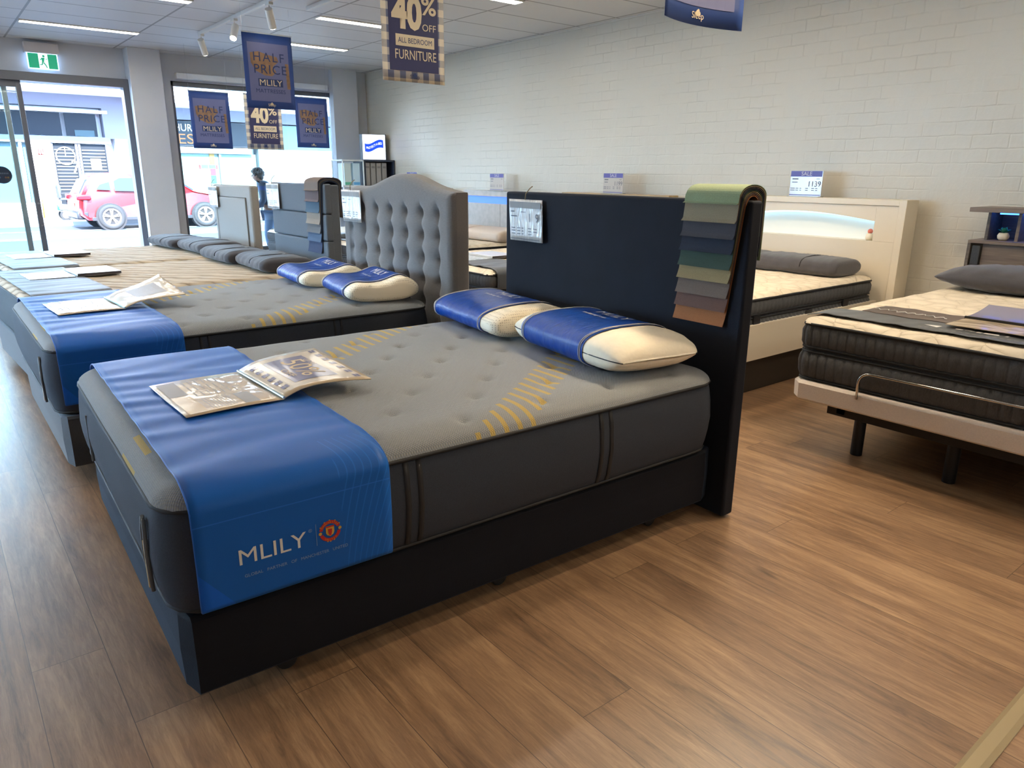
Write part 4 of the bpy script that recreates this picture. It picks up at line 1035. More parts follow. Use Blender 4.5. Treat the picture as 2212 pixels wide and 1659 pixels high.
def build_row_b():
    frame('r', 0, 0, 0)
    cream = mat('lacquer_cream', (214, 202, 180), .35, noise=.01, nscale=3)
    # ---- bed 5: white lacquer bed with lit niche
    X = 5.42
    t = thing('headboard', 'white lacquered headboard with a glowing arched niche and a sale sign on top', 'headboard', (X, .78, 0))
    Wd = 1.66
    def niche(y):   # arch top
        q = (y - .18) / (Wd - .36); return .945 + .15 + .055 * sin(pi * max(0, min(1, q)))
    g = G(); g.box((0, 0, .25), (.16, Wd, .945)); g.box((.0, 0, .945), (.16, .18, 1.215)); g.box((0, Wd - .18, .945), (.16, Wd, 1.215))
    g.build('front_panel', cream, t, bevel=.002)
    g = G(); ys = [.18 + (Wd - .36) * i / 40 for i in range(41)]
    g.loops([[(x, y, niche(y)) for y in ys] + [(x, Wd - .18, 1.215), (x, .18, 1.215)] for x in (0, .16)]); g.build('arch_panel', cream, t)
    g = G(); g.box((.13, .18, .945), (.159, Wd - .18, 1.2)); g.build('niche_back', mat('niche_glow', (222, 226, 220), emit=.12), t)
    g = G(); g.loops([[(x, y, niche(y) - dz) for y in ys for dz in (0,)] + [(x, y, niche(y) - .012) for y in reversed(ys)] for x in (.09, .12)]); g.build('light_strip', led('led_aqua', (170, 225, 255), 1.3), t)
    g = G(); g.box((-.012, -.012, 1.215), (.17, Wd + .012, 1.262)); g.build('cap_rail', cream, t, bevel=.004)
    g = G(); g.box((-.03, -.055, 0), (.17, 0, 1.262)); g.build('side_post', cream, t, bevel=.003); g = G(); g.box((-.03, Wd, 0), (.17, Wd + .055, 1.262)); g.build('side_post', cream, t, bevel=.003)
    t = thing('bed', 'white bed frame with a plain side rail under the cream mattress behind the black headboard', 'bed', (3.3, .84, 0))
    g = G(); g.box((0, 0, .26), (2.08, .03, .50)); g.build('side_rail', cream, t, bevel=.003)
    g = G(); g.box((0, 1.52, .26), (2.08, 1.55, .50)); g.build('side_rail', cream, t, bevel=.003); g = G(); g.box((-.03, 0, .26), (0, 1.55, .50)); g.build('foot_rail', cream, t, bevel=.003)
    dk = mat('base_dark', (50, 45, 38), .7)
    g = G(); g.box((0, .03, .38), (2.08, 1.52, .40)); g.build('slat_deck', dk, t)
    g = G(); g.loops([[(.55, .10, .0), (1.75, .10, 0), (1.75, 1.45, 0), (.55, 1.45, 0)], [(.25, .03, .26), (2.05, .03, .26), (2.05, 1.52, .26), (.25, 1.52, .26)]]); g.build('plinth', dk, t)
    M5 = Mattress('r', 'cream topped mattress with ribbed charcoal sides on the white bed', 2.03, 1.50, .405, .655, .69, 'euro', 3.33, .865, r=.06, R=.09, ntop=(60, 50))
    g = G(); g.box((1.05, -.012, .03), (1.13, -.007, .12)); g.build('label_patch', mat('patch_black', (22, 22, 24), .6), M5.e)
    for x in (.42, 1.56): g = G(); g.box((x, -.014, .02), (x + .07, -.006, .15)); g.build('handle_strap', mat('strap_black', (24, 25, 28), .6), M5.e)
    case_pillow('r', 'charcoal pillow on the white bed, at the near side', 5.12, 1.33, .685, .0, Lp=.74, D=.42, H=.14)
    case_pillow('r', 'charcoal pillow on the white bed, mostly behind the swatches', 5.12, 2.02, .685, .0, Lp=.66, D=.42, H=.14, mark=False)
    t = thing('figurine', 'small cream and coral ornament in the right end of the lit niche', 'ornament', (5.50, 1.02, .945))
    g = G(); g.lathe([(.001, 0), (.026, 0), (.032, .02), (.026, .045), (.012, .055), (.001, .056)]); g.build('body', mat('figure_cream', (225, 215, 195), .5), t, smooth=True)
    g = G(); g.ball((0, 0, .068), .020); g.build('head', mat('figure_coral', (225, 120, 100), .5), t, smooth=True)
    sale_sign('sale sign priced 1139 on the white headboard, beside the bookcase bed', 5.46, 1.59, 1.262, '1139')
    # ---- bedside table
    t = thing('bedside_table', 'low cream bedside table between the white bed and the bookcase bed', 'bedside table', (5.0, .34, 0))
    g = G(); g.box((0, 0, .50), (.5, .37, .53)); g.build('tabletop', cream, t, bevel=.003)
    g = G(); g.box((.02, .01, .06), (.49, .36, .50)); g.build('cabinet', cream, t, bevel=.003)
    for zz in (.08, .29): g = G(); g.box((.008, .02, zz), (.02, .35, zz + .19)); d_ = g.build('drawer', cream, t, bevel=.002); g = G(); g.box((0, .17, zz + .15), (.008, .27, zz + .16)); g.build('handle', mat('steel', (150, 152, 155), .3, metal=1), d_)
    for a in (.04, .44):
        for b in (.03, .31): g = G(); g.box((a, b, 0), (a + .03, b + .03, .06)); g.build('leg', cream, t)
    # ---- bed 6: adjustable bed, bookcase headboard
    wood = wood_material('ash_brown', (92, 80, 70), (128, 112, 98)); woodd = wood_material('ash_dark', (70, 62, 56), (100, 90, 80))
    t = thing('headboard', 'brown woodgrain bookcase headboard with blue lit cubbies at the right edge', 'bookcase headboard', (5.2, .205, 0))
    L6 = -1.60
    for q_ in (L6, -.02): g = G(); g.box((0, q_, 0), (.34, q_ + .02, 1.0)); g.build('side_panel', woodd, t, bevel=.002)
    g = G(); g.box((.0, L6, 1.0), (.34, 0, 1.02)); g.build('shelf', wood, t, bevel=.002)
    g = G(); g.box((.03, L6 + .02, .1), (.05, -.085, .995)); g.build('front_panel', wood, t)
    for q_ in (L6 + .06, -.08): g = G(); g.box((.10, q_, 1.02), (.34, q_ + .02, 1.205)); g.build('upper_side', woodd, t, bevel=.002)
    g = G(); g.box((.32, L6 + .06, 1.02), (.34, -.06, 1.205)); g.build('upper_back', wood, t)
    g = G(); g.box((-.01, L6 - .02, 1.205), (.36, .02, 1.235)); g.build('top_board', wood, t, bevel=.003)
    for yy in (-.26, -.72, -1.18): g = G(); g.box((.10, yy, 1.02), (.32, yy + .02, 1.205)); g.build('divider', wood, t, bevel=.001)
    g = G(); g.box((.13, -.235, 1.190), (.20, -.12, 1.205)); g.box((.13, -.70, 1.190), (.20, -.28, 1.205)); g.build('light_strip', led('led_blue', (60, 120, 255), 3.2), t)
    g = G(); g.box((.005, -.08, .70), (.03, -.03, .985)); s_ = g.build('speaker_panel', mat('control_black', (44, 46, 48), .5, bump=.6, bscale=120), t, bevel=.004)
    pm = thing('potted_plant', 'tiny white pot of blue green leaves in the bookcase headboard', 'plant', (5.34, .045, 1.02))
    g = G(); g.lathe([(.001, 0), (.022, 0), (.034, .015), (.036, .032), (.028, .048), (.024, .050), (.022, .044), (.001, .040)]); g.build('pot', mat('pot_white', (226, 216, 196), .35), pm, smooth=True)
    g = G(); sprig(g, 0, 0, .05, .035, 60, 3, .03); g.build('leaves', mat('leaf_teal', (50, 150, 130), .6), pm)
    t = thing('adjustable_bed_frame', 'adjustable bed base with a cream upholstered deck on black steel legs', 'bed base', (3.15, 0, 0))
    up_ = mat('deck_cream', (222, 210, 196), .85, noise=.06, nscale=150, bump=.3, sheen=.2)
    P = rr_pts(2.03, 1.54, .03, 80)
    g = G(); g.loops([[(x - nx * i, y - 1.33 - ny * i, z) for x, y, nx, ny, s in P] for z, i in ((.285, .012), (.295, 0), (.375, -.004), (.39, .012))]); g.build('upholstered_deck', up_, t, smooth=False)
    bk = mat('steel_black', (26, 27, 31), .4, metal=.3)
    g = G(); g.box((.10, -1.22, .215), (.16, .04, .275)); g.box((1.8, -1.22, .215), (1.86, .04, .275)); g.box((.10, -.06, .225), (1.86, -.01, .275)); g.box((.10, -1.2, .225), (1.86, -1.15, .275)); g.box((.05, -.9, .275), (1.7, -.2, .285)); g.build('steel_frame', bk, t, bevel=.003)
    for a in (.20, 1.75):
        for b in (-.10, -.56, -1.12):
            g = G(); g.cyl((a, b, 0), .030, .23, 'z', 20); lg = g.build('leg', bk, t, bevel=.002)
    g = G(); zz = .50
    pts = [(-.005, -.155, .36)] + [(-.012, -.155 - .055 + .055 * cos(pi / 2 * i / 8), zz - .055 + .055 * sin(pi / 2 * i / 8)) for i in range(9)] + [(-.012, -.86 - .055 * sin(pi / 2 * i / 8), zz - .055 + .055 * cos(pi / 2 * i / 8)) for i in range(9)] + [(-.005, -.915, .36)]
    g.tube(pts, .0065, 10); g.build('retainer_bar', mat('chrome', (200, 196, 188), .15, metal=1), t, smooth=True)
    M6 = Mattress('r', 'thick ribbed charcoal mattress with cream top on the adjustable bed at right', 2.02, 1.54, .39, .69, .73, 'euro', 3.165, -1.33, r=.07, R=.11, ntop=(90, 70))
    # runner runs along y across the foot
    rm = mat('runner_graphite', (84, 86, 88), .35, noise=.04, nscale=20); rb = mat('runner_umber', (98, 86, 78), .6, noise=.05, nscale=20)
    t6, at6, _ = runner(M6, 'grey and brown bed runner printed with small logos, at the foot of the adjustable bed',   .07, .30, .68, .70, rm, wr=.0015)
    g = G(); g.grid(lambda u, v: (lambda p: (p[0], p[1], p[2] + .0035))(at6(1.0 + 1.15 * u, .02 + (_ - .2) * v)), 12, 120); g.build('brown_panel', rb, t6, smooth=True, solid=.002, fix=False)
    wt = mat('print_white', (225, 222, 215), .6)
    ztop = .73 + .0175
    yl = lambda x0, y0: (lambda u, v: (x0 + v, y0 - u, ztop))
    # local frame of the runner: x along the bed, y = 0 at near... world y = -1.33 + local y
    zl = .745
    def T(s, x, y, size, **k): return text(s, 'lettering', wt, lambda u, v: (x + v, y - u, zl), size, t6, **k)
    T('WWW . RESTORATION', .0, 0, .0001) if False else None
    text_bars(lambda u, v: (.115 + v, 1.0 - u, zl), [(.0 + .028 * k + .01 * (k > 2) + .012 * (k > 16), 0, .016, .012) for k in range(22)], 'small_print', mat('print_grey', (150, 148, 145), .6), t6)
    poly(lambda u, v: (.175 + v, 1.0 - u, zl), [(0, .012), (.07, -.02), (.075, .03)], 'emblem', wt, t6); ring(lambda u, v: (.19 + v * .7, .44 - u * 1.4, zl), 0, 0, .027, .030, 0, 2 * pi, 'emblem', wt, t6)
    T('20', .19, .44, .03); text_bars(lambda u, v: (.18 + v, .86 - u, zl), [(0, .0, .03, .02), (.04, .006, .04, .008), (.09, -.008, .02, .04), (.12, -.004, .1, .03)], 'emblem', wt, t6)
    g = G(); g.tube([(.40 + .016 * sin(i * 1.7) * (1 if i % 5 else 1.8), 1.34 - i * .0125, zl + .0065) for i in range(30)], .0022, 5); g.build('script_mark', wt, t6)
    c = thing('brochure', 'brochure in clear sleeve lying open on the bed runner at the right edge', 'brochure', (3.60, -.62, .757), 0, 'open plastic sleeved brochures lying on the beds')
    pm_ = MATS['page_print']
    g = G(); g.box((-.24, -.22, 0), (-.005, .20, .003)); g.build('left_page', pm_, c); g = G(); g.grid(lambda u, v: (.005 + .27 * u, -.22 + .42 * v, .008 + .03 * u * u), 8, 4); b_ = g.build('right_page', mat('page_lilac', (126, 120, 142), .4, coat=.7), c, solid=.004, fix=False)
    g = G(); g.box((-.006, -.225, 0), (.006, .205, .014)); g.build('spine', mat('patch_black', (22, 22, 24), .6), c)
    case_pillow('r', 'plump charcoal pillow against the bookcase headboard', 4.92, -.26, .729, .0, Lp=.92, D=.46, H=.17, kind='soft', mark=False)
    # ---- beds 7, 8, 9 behind the black headboard
    grey = mat('hb_ashgrey', (176, 172, 166), .5, noise=.12, nscale=14)
    greyd = mat('base_grey', (62, 66, 72), .85, noise=.1, nscale=200, bump=.25, sheen=.2)
    specs = [(2.98, 1.56, 1.235, 'oak headboard along the brick wall, mostly behind the black headboard', mat('hb_oak', (170, 146, 108), .5), 0, 3.22),
             (4.88, 1.62, 1.222, 'pale grey panelled headboard with a blue light strip, behind the tufted and black headboards', grey, 1, 3.38),
             (6.95, 1.66, 1.235, 'cream headboard against the brick wall near the corner shelves', cream, 0, 3.4)]
    for i, (y0, wd, zt, lb, m, ledf, fx) in enumerate(specs):
        t = thing('headboard', lb, 'headboard', (5.40, y0, 0))
        for k in range(2): g = G(); g.box((0, wd * k / 2 + .002, .06), (.06, wd * (k + 1) / 2 - .002, zt - (.16 if ledf else 0))); g.build('front_panel', m, t, bevel=.003)
        if ledf:
            g = G(); g.box((.03, .01, zt - .16), (.08, wd - .01, zt - .072)); g.build('light_strip', led('led_periwinkle', (70, 110, 240), .9), t)
            g = G(); g.box((0, 0, zt - .072), (.06, wd, zt)); g.build('top_panel', m, t, bevel=.003)
        g = G(); g.box((.08 if ledf else .06, 0, 0), (.14, wd, zt)); g.build('back_panel', m, t, bevel=.003)
        words = ['second along the wall from the white bed', 'third along the wall from the white bed', 'farthest along the brick wall'][i]
        bed_base('r', 'charcoal bed base ' + words, 5.38 - fx, 1.5, .09, .36, greyd, fx, y0 + .04, feet=False)
        Mx = Mattress('r', 'cream topped mattress with ribbed dark sides, ' + words, 5.37 - fx, 1.5, .36, .62, .66, 'euro', fx, y0 + .04, r=.06, R=.08, ntop=(40, 34))
        runner(Mx, 'charcoal bed runner on the bed ' + words, .08, .55, .50, .50, MATS['runner_charcoal'], wr=.003)
        if i < 2: closed_leaflets(Mx, 'pale brochure and booklet on the bed ' + words, .5, .80, 0)
        if i == 1: M8 = Mx
        if i != 1:
            case_pillow('r', 'charcoal pillow on the bed ' + words, 5.05, y0 + .5, .655, 0, mark=False)
    P = Pillow(.7, .44, .16, 'foam', 3.4)
    for yy, lb in ((5.30, 'pale fluted foam pillow on the bed below the blue light strip, nearer the camera'), (6.05, 'pale fluted foam pillow on the bed below the blue light strip, farther back')):
        t = thing('pillow', lb, 'pillow', (5.02, yy, .655)); P.body('pillow_core', mat('pillow_pale', (205, 190, 175), .8, bump=.8, bscale=30, stretch=(1, 4, 1)), t)
    sale_sign('sale sign priced 1199 above the middle of the black headboard', 5.43, 3.765, 1.235, '1199')
    sale_sign('glaring sale sign to the right of the tufted headboard, above the blue light strip', 5.43, 5.79, 1.222, '')
    sale_sign('small white sale sign just behind the crown of the tufted headboard', 5.43, 7.86, 1.235, '')

def build_corner():
    white = mat('shelf_white', (225, 228, 228), .4); navy = mat('shelf_navy', (42, 50, 66), .45)
    t = thing('display_shelf', 'dark navy display cabinet in the corner under the glowing screen', 'shelf', (5.12, 8.75, 0))
    g = G(); g.box((0, 0, 1.60), (.53, .4, 1.625)); g.box((0, 0, 0), (.02, .4, 1.6)); g.box((.51, 0, 0), (.53, .4, 1.6)); g.box((0, .38, 0), (.53, .4, 1.6)); g.build('carcass', navy, t, bevel=.002)
    for z in (.1, .6, 1.22): g = G(); g.box((.02, .005, z), (.51, .38, z + .02)); g.build('shelf', navy, t)
    bx = mat('carton_grey', (150, 146, 142), .6)
    for r_, z in enumerate((1.241,)):
        for k in range(4):
            b = thing('boxed_protector', ['tall grey carton on the top shelf of the navy corner cabinet', 'grey carton on a hidden lower shelf of the navy corner cabinet', 'grey carton on the lowest shelf of the navy corner cabinet'][r_], 'box', (5.145 + .098 * k, 8.78, z), 0, 'grey cartons in the navy cabinet' + ['', ', middle shelf', ', bottom shelf'][r_])
            g = G(); g.box((0, 0, 0), (.078, .2, .34)); bb = g.build('carton', bx, b, bevel=.002)
            g = G(); g.box((.012, -.002, .26), (.066, 0, .29)); g.build('print_band', mat('carton_band', (118, 114, 114), .6), b)
    t = thing('display_shelf', 'white open display shelf standing before the window corner', 'shelf', (4.75, 8.75, 0))
    g = G()
    for x in (0, .345):
        for y in (0, .36): g.box((x, y, 0), (x + .015, y + .02, 1.62))
    g.build('frame', white, t, bevel=.001)
    for z in (1.60, 1.22, .8, .4, .06): g = G(); g.box((0, 0, z), (.36, .38, z + .022)); g.build('shelf', white, t, bevel=.001)
    for k, c in enumerate(((200, 215, 215), (190, 215, 230))):
        b = thing('boxed_pillow', ['pale boxed product with green base on the white shelf, left one', 'pale boxed product with blue base on the white shelf, right one'][k], 'box', (4.80 + .145 * k, 8.80, 1.242), 0)
        g = G(); g.box((0, 0, 0), (.115, .22, .33)); g.build('carton', mat('carton_pale%d' % k, c, .4), b, bevel=.003)
        g = G(); g.box((.005, -.002, .01), (.11, 0, .05)); g.build('base_band', mat('band%d' % k, ((90, 170, 140), (90, 160, 210))[k], .5), b)
    t = thing('display_screen', 'small glowing white screen with a blue wave logo on the navy corner cabinet', 'screen', (5.385, 8.90, 1.625), -.10)
    g = G(); g.box((-.20, 0, 0.0), (.20, .12, .385)); g.build('casing', mat('screen_casing', (36, 42, 54), .4), t, bevel=.004)
    g = G(); g.box((-.195, -.003, .008), (.18, 0, .378)); g.build('panel', mat('screen_glow', (232, 240, 255), emit=1.15), t)
    f = flat((-.0075, -.005, .193), (1, 0, 0), (0, 0, 1)); f2 = flat((-.0075, -.007, .193), (1, 0, 0), (0, 0, 1))
    g = G(); g.grid(lambda u, v: tuple(f(-.155 + .31 * u, .035 * sin((u - .5) * 4.6) + .02 + (v - .5) * .12)), 24, 2); g.build('wave_logo', mat('logo_blue', (20, 60, 240), emit=.9), t)
    text('PROTECT·A·BED', 'lettering', mat('logo_white', (240, 245, 255), emit=1.0), lambda u, v: f2(u, v + .035 * sin(u / .31 * 4.6) + .02), .05, t, width=.26, sub=.02)
    text_bars(f, [(-.13 + .045 * k, -.085, .035, .006) for k in range(6)], 'small_print', mat('logo_pale', (120, 170, 235), emit=.8), t)

def sleep_logo(fn, size, m, t):
    text('Sleep', 'shop_lettering', m, fn, size, t, width=size * 2.1)
    g = G()
    for q_, (cx, cy, r) in enumerate(((0, .30, .34), (-.24, .22, .22), (.24, .22, .22), (.03, .50, .2))): g.add([tuple((lambda p: (p[0], p[1] - .0008 - .0004 * q_, p[2]))(fn(x * size, y * size))) for x, y in circ(cx, cy, r, 16)], [tuple(range(16))])
    g.build('shop_emblem', m, t, fix=False)
def banner(kind, label, x, y, zt, w=.50, h=.705, wires=0.2, bow=0.0, rz=0.0):
    t = thing('hanging_banner', label, 'banner', (x, y, zt), rz, 'double hung promotional banners')
    def S_(k): return lambda u, v: (u, -k + bow * (2 * u / w) ** 2 * (1 if 1 else 0), v)
    sf = S_(.001)
    blue = mat('banner_blue', (34, 66, 132), .55, noise=.08, nscale=8)
    lav = mat('banner_lavender', (98, 104, 148), .6, noise=.06, nscale=6); gold = mat('banner_tan', (134, 104, 78), .6, noise=.3, nscale=14)
    dkb = mat('banner_ink', (30, 52, 100), .6); cr = mat('banner_cream', (212, 196, 166), .6)
    back = MATS.get('gingham') or gingham_material()
    g = G(); g.grid(lambda u, v: (-w / 2 + w * u, bow * (2 * u - 1) ** 2, -h * v), 17, 9)
    g.build('sheet', blue if kind == 'half' else back, t, smooth=True, solid=.0012, fix=False)
    g = G(); g.tube([(-w / 2 - .004, 0 + bow, -.004), (w / 2 + .004, 0 + bow, -.004)], .007, 8); g.build('top_rail', mat('rail_clear', (190, 200, 212), .3), t)
    wm = mat('wire', (170, 175, 180), .4, metal=.6)
    for sx in (-w / 2 + .01, w / 2 - .01):
        g = G(); g.tube([(sx, bow, 0), (sx, bow, CEIL - zt)], .0012, 5); g.build('hanging_wire', wm, t)
    F = [S_(.0022 + .0012 * k) for k in range(5)]
    def Q(k, u0, v0, u1, v1, nm, m): quad(F[k], u0 * w, -v1 * h, u1 * w, -v0 * h, nm, m, t, 9, 2)
    def TX(k, s, u, v, size, m, width=None, **kw): text(s, 'lettering', m, lambda a, b: F[k](u * w + a, -v * h + b), size * h, t, width=width * w if width else None, sub=.03 if bow else 0, **kw)
    if kind == 'half':
        Q(0, -.41, .13, .41, .90, 'inner_panel', lav)
        # tan fabric shape behind the words
        pts = [(-.37, .27), (-.2, .245), (-.02, .28), (.17, .30), (.2, .36), (.08, .43), (.14, .50), (.05, .56), (-.10, .555), (-.28, .50), (-.36, .40)]
        poly(F[1], [(a * w, -b * h) for a, b in pts], 'picture_shape', gold, t); poly(F[1], [(a * w, -b * h) for a, b in [(.33, .38), (.40, .38), (.42, .72), (.35, .72)]], 'picture_shape', gold, t)
        TX(2, 'HALF', 0, .32, .17, dkb, .62, spacing=1.25); TX(2, 'PRICE', .02, .48, .17, dkb, .66, spacing=1.1)
        Q(2, -.24, .60, .26, .70, 'name_panel', dkb); TX(3, 'MLILY', .01, .655, .115, cr, .46)
        TX(2, 'MATTRESSES', 0, .765, .075, dkb, .60)
        sleep_logo(lambda a, b: F[2](a, -.95 * h + b), .036, cr, t)
    else:
        Q(0, -.39, .0 + .06, .40, .90, 'inner_panel', mat('banner_navy', (40, 42, 84), .55, noise=.1, nscale=6))
        TX(2, 'UP TO', -.02, .16, .10, cr, .40)
        TX(2, '40', -.10, .385, .40, cr, .48, offset=.012); TX(2, '%', .25, .30, .22, cr, .24, offset=.003); TX(2, 'OFF', .25, .49, .09, cr, .22)
        Q(2, -.29, .57, .33, .675, 'name_panel', cr); TX(3, 'ALL BEDROOM', .02, .625, .068, dkb, .54)
        TX(2, 'FURNITURE', .025, .755, .125, cr, .66)
        sleep_logo(lambda a, b: F[2](a, -.95 * h + b), .036, mat('banner_ink', (30, 52, 100), .6), t)
    return t
def build_banners():
    banner('half', 'large blue half price banner hanging beside the spotlights', 2.676 + .25 - .30 + .1 * 0 + .25 - .25 + .07 * 0 + .0 + (.0), 5.87, 2.745) if False else None
    def b(kind, label, px0, px1, Y, zt, **k):      # left and right edges at depth Y
        return banner(kind, label, (px0 + px1) / 2, Y, zt, w=px1 - px0, h=(px1 - px0) * 1.40, **k)
    s_ = 7.64 / 9.18
    def sc(x, y): f_ = s_; return CX + (x - CX) * f_, CY + (y - CY) * f_
    xa, ya = sc(2.912, 7.40); xb, _ = sc(3.512, 7.40)
    b('half', 'largest blue half price banner, hanging beside the lit spotlight', xa, xb, ya, 1.4255 + (2.985 - 1.4255) * s_ + .02)
    xa, ya = sc(3.197, 10.76); xb, _ = sc(3.81, 10.76)
    b('half', 'blue half price banner at the left of the display window', xa, xb, ya, 1.4255 + (2.645 - 1.4255) * s_)
    xa, ya = sc(3.945, 10.47); xb, _ = sc(4.548, 10.47)
    b('forty', 'gingham edged 40% furniture banner in the middle of the display window', xa, xb, ya, 1.4255 + (2.63 - 1.4255) * s_)
    xa, ya = sc(5.057, 11.11); xb, _ = sc(5.66, 11.11)
    b('half', 'blue half price banner at the right of the display window', xa, xb, ya, 1.4255 + (2.70 - 1.4255) * s_)
    xa, ya = sc(2.807, 3.90); xb, _ = sc(3.41, 3.90)
    b('forty', 'gingham edged 40% furniture banner, cut by the top edge, before the brick wall', xa, xb, ya, 1.4255 + (2.985 - 1.4255) * s_ + .02)
    xa, ya = sc(2.50, .73); xb, _ = sc(3.10, .73)
    b('half', 'curved blue banner at the top edge over the brick wall, mostly out of frame', xa, xb, ya, 1.4255 + (2.99 - 1.4255) * s_ - .01, bow=-.045)
# ------------------------------------------------------------------ outside
def car(label, x, y, z, rz, paint, group=None, detail=True):
    """compact SUV seen from its right-hand/left-hand side; length along local x, rear at x = 0, wheels on z = 0"""
    t = thing('car', label, 'car', (x, y, z), rz, group)
    L, Wd = 4.3, 1.78
    prof = [(.02, .42), (.0, .62), (.03, .86), (.10, .98), (.30, 1.32), (.46, 1.50), (.62, 1.56), (1.4, 1.60), (2.1, 1.56), (2.6, 1.42), (3.15, 1.06), (3.3, 1.02), (3.9, .92), (4.2, .78), (4.3, .58), (4.28, .36), (4.1, .26), (.2, .28)]
    def loop(yy, ins):
        return [(px + (0), yy, pz) if pz < 1.0 else (px, yy + (ins if yy < 0 else -ins) * 1.0 * (pz - 1.0) / .6, pz) for px, pz in prof]
    # smooth the outline by sampling
    g = G()
    n = len(prof); W2 = Wd / 2
    lv = [(-W2 + .10, .10, .94), (-W2 + .02, .22, .985), (-W2, .24, 1.0), (W2, .24, 1.0), (W2 - .02, .22, .985), (W2 - .10, .10, .94)]
    cx, cz = 2.1, .8
    L_ = []
    for yy, ins, sc in lv:
        L_.append([(cx + (px - cx) * sc, (yy + (ins if yy < 0 else -ins) * max(0, pz - .95) / .6), cz + (pz - cz) * sc) for px, pz in prof])
    g.loops(L_); g.build('body', paint, t, bevel=.05, seg=3)
    gl = mat('car_glass', (14, 20, 44), .2); blk = mat('car_trim', (26, 28, 36), .5)
    for sgn in (-1, 1):
        def P(px, pz, o=.012): return (px, sgn * (W2 + o - .24 * max(0, pz - .95) / .6), pz)
        for pts in ([(.98, 1.08), (1.0, 1.36), (1.15, 1.44), (1.85, 1.46), (1.85, 1.06)], [(1.92, 1.06), (1.92, 1.46), (2.3, 1.42), (2.85, 1.08)], [(.5, 1.12), (.62, 1.26), (.88, 1.34), (.88, 1.10)]):
            g = G(); g.loops([[P(a, b, .004) for a, b in pts], [P(a, b, .016) for a, b in pts]]); g.build('side_window', gl, t)
        g = G(); g.box((.3, sgn * (W2 - .01) - .015, .26), (3.95, sgn * (W2 - .01) + .015, .36)); g.build('sill', blk, t, bevel=.01)
    g = G(); g.loops([[(.15, -.66, 1.02), (.36, -.6, 1.40), (.36, .6, 1.40), (.15, .66, 1.02)], [(.09, -.66, 1.02), (.31, -.6, 1.41), (.31, .6, 1.41), (.09, .66, 1.02)]]); g.build('rear_window', gl, t)
    g = G(); g.loops([[(2.62, -.6, 1.44), (3.16, -.68, 1.08), (3.16, .68, 1.08), (2.62, .6, 1.44)], [(2.65, -.6, 1.48), (3.2, -.68, 1.10), (3.2, .68, 1.10), (2.65, .6, 1.48)]]); g.build('windscreen', gl, t)
    rl = mat('tail_red', (110, 6, 22), .3)
    for sgn in (-1, 1):
        g = G(); g.box((-.02, sgn * .82 - .09, .84), (.34, sgn * .82 + .09, .98)); g.build('tail_light', rl, t, bevel=.03)
        g = G(); g.box((4.0, sgn * .74 - .1, .68), (4.26, sgn * .74 + .1, .80)); g.build('headlight', mat('lamp_clear', (220, 225, 230), .15), t, bevel=.03)
    g = G(); g.box((-.05, -.8, .30), (.25, .8, .52)); g.build('rear_bumper', blk, t, bevel=.04)
    g = G(); g.box((-.035, -.26, .62), (-.005, .26, .74)); g.build('number_plate', mat('plate_white', (220, 220, 210), .5), t)
    tyre = mat('tyre', (32, 33, 36), .8); rim = mat('rim_silver', (225, 228, 232), .25, metal=.6)
    for wx in (.80, 3.42):
        for sgn in (-1, 1):
            yy = sgn * (W2 - .10)
            g = G(); g.cyl((wx, yy - .11, .35), .40, .22, 'y', 36); g.build('wheel_arch', mat('arch_black', (30, 30, 34), .8), t)
            g = G(); prof2 = [(.23, -.115), (.33, -.115), (.355, -.08), (.355, .08), (.33, .115), (.23, .115)]
            g.loops([[(wx + r * cos(a), yy + sgn * .03 + q, .355 + r * sin(a)) for r, q in prof2] for a in [2 * pi * k / 36 for k in range(37)]], False, False)
            w = g.build('tyre', tyre, t, smooth=True)
            g = G()
            f = yy + sgn * (.03 + .105)
            g.tube([(wx + .225 * cos(a), f, .355 + .225 * sin(a)) for a in [2 * pi * k / 28 for k in range(28)]], .022, 6, True)
            for k in range(5):
                a = 2 * pi * k / 5 + .3
                for d_ in (-.16, .16): g.tube([(wx + .03 * cos(a), f, .355 + .03 * sin(a)), (wx + .22 * cos(a + d_), f, .355 + .22 * sin(a + d_))], .020, 6)
            g.cyl((wx, f - .02, .355), .05, .04, 'y', 14)
            g.cyl((wx, yy + sgn * .03 - .02, .355), .22, .04, 'y', 24)
            g.build('rim', rim, w)
    return t

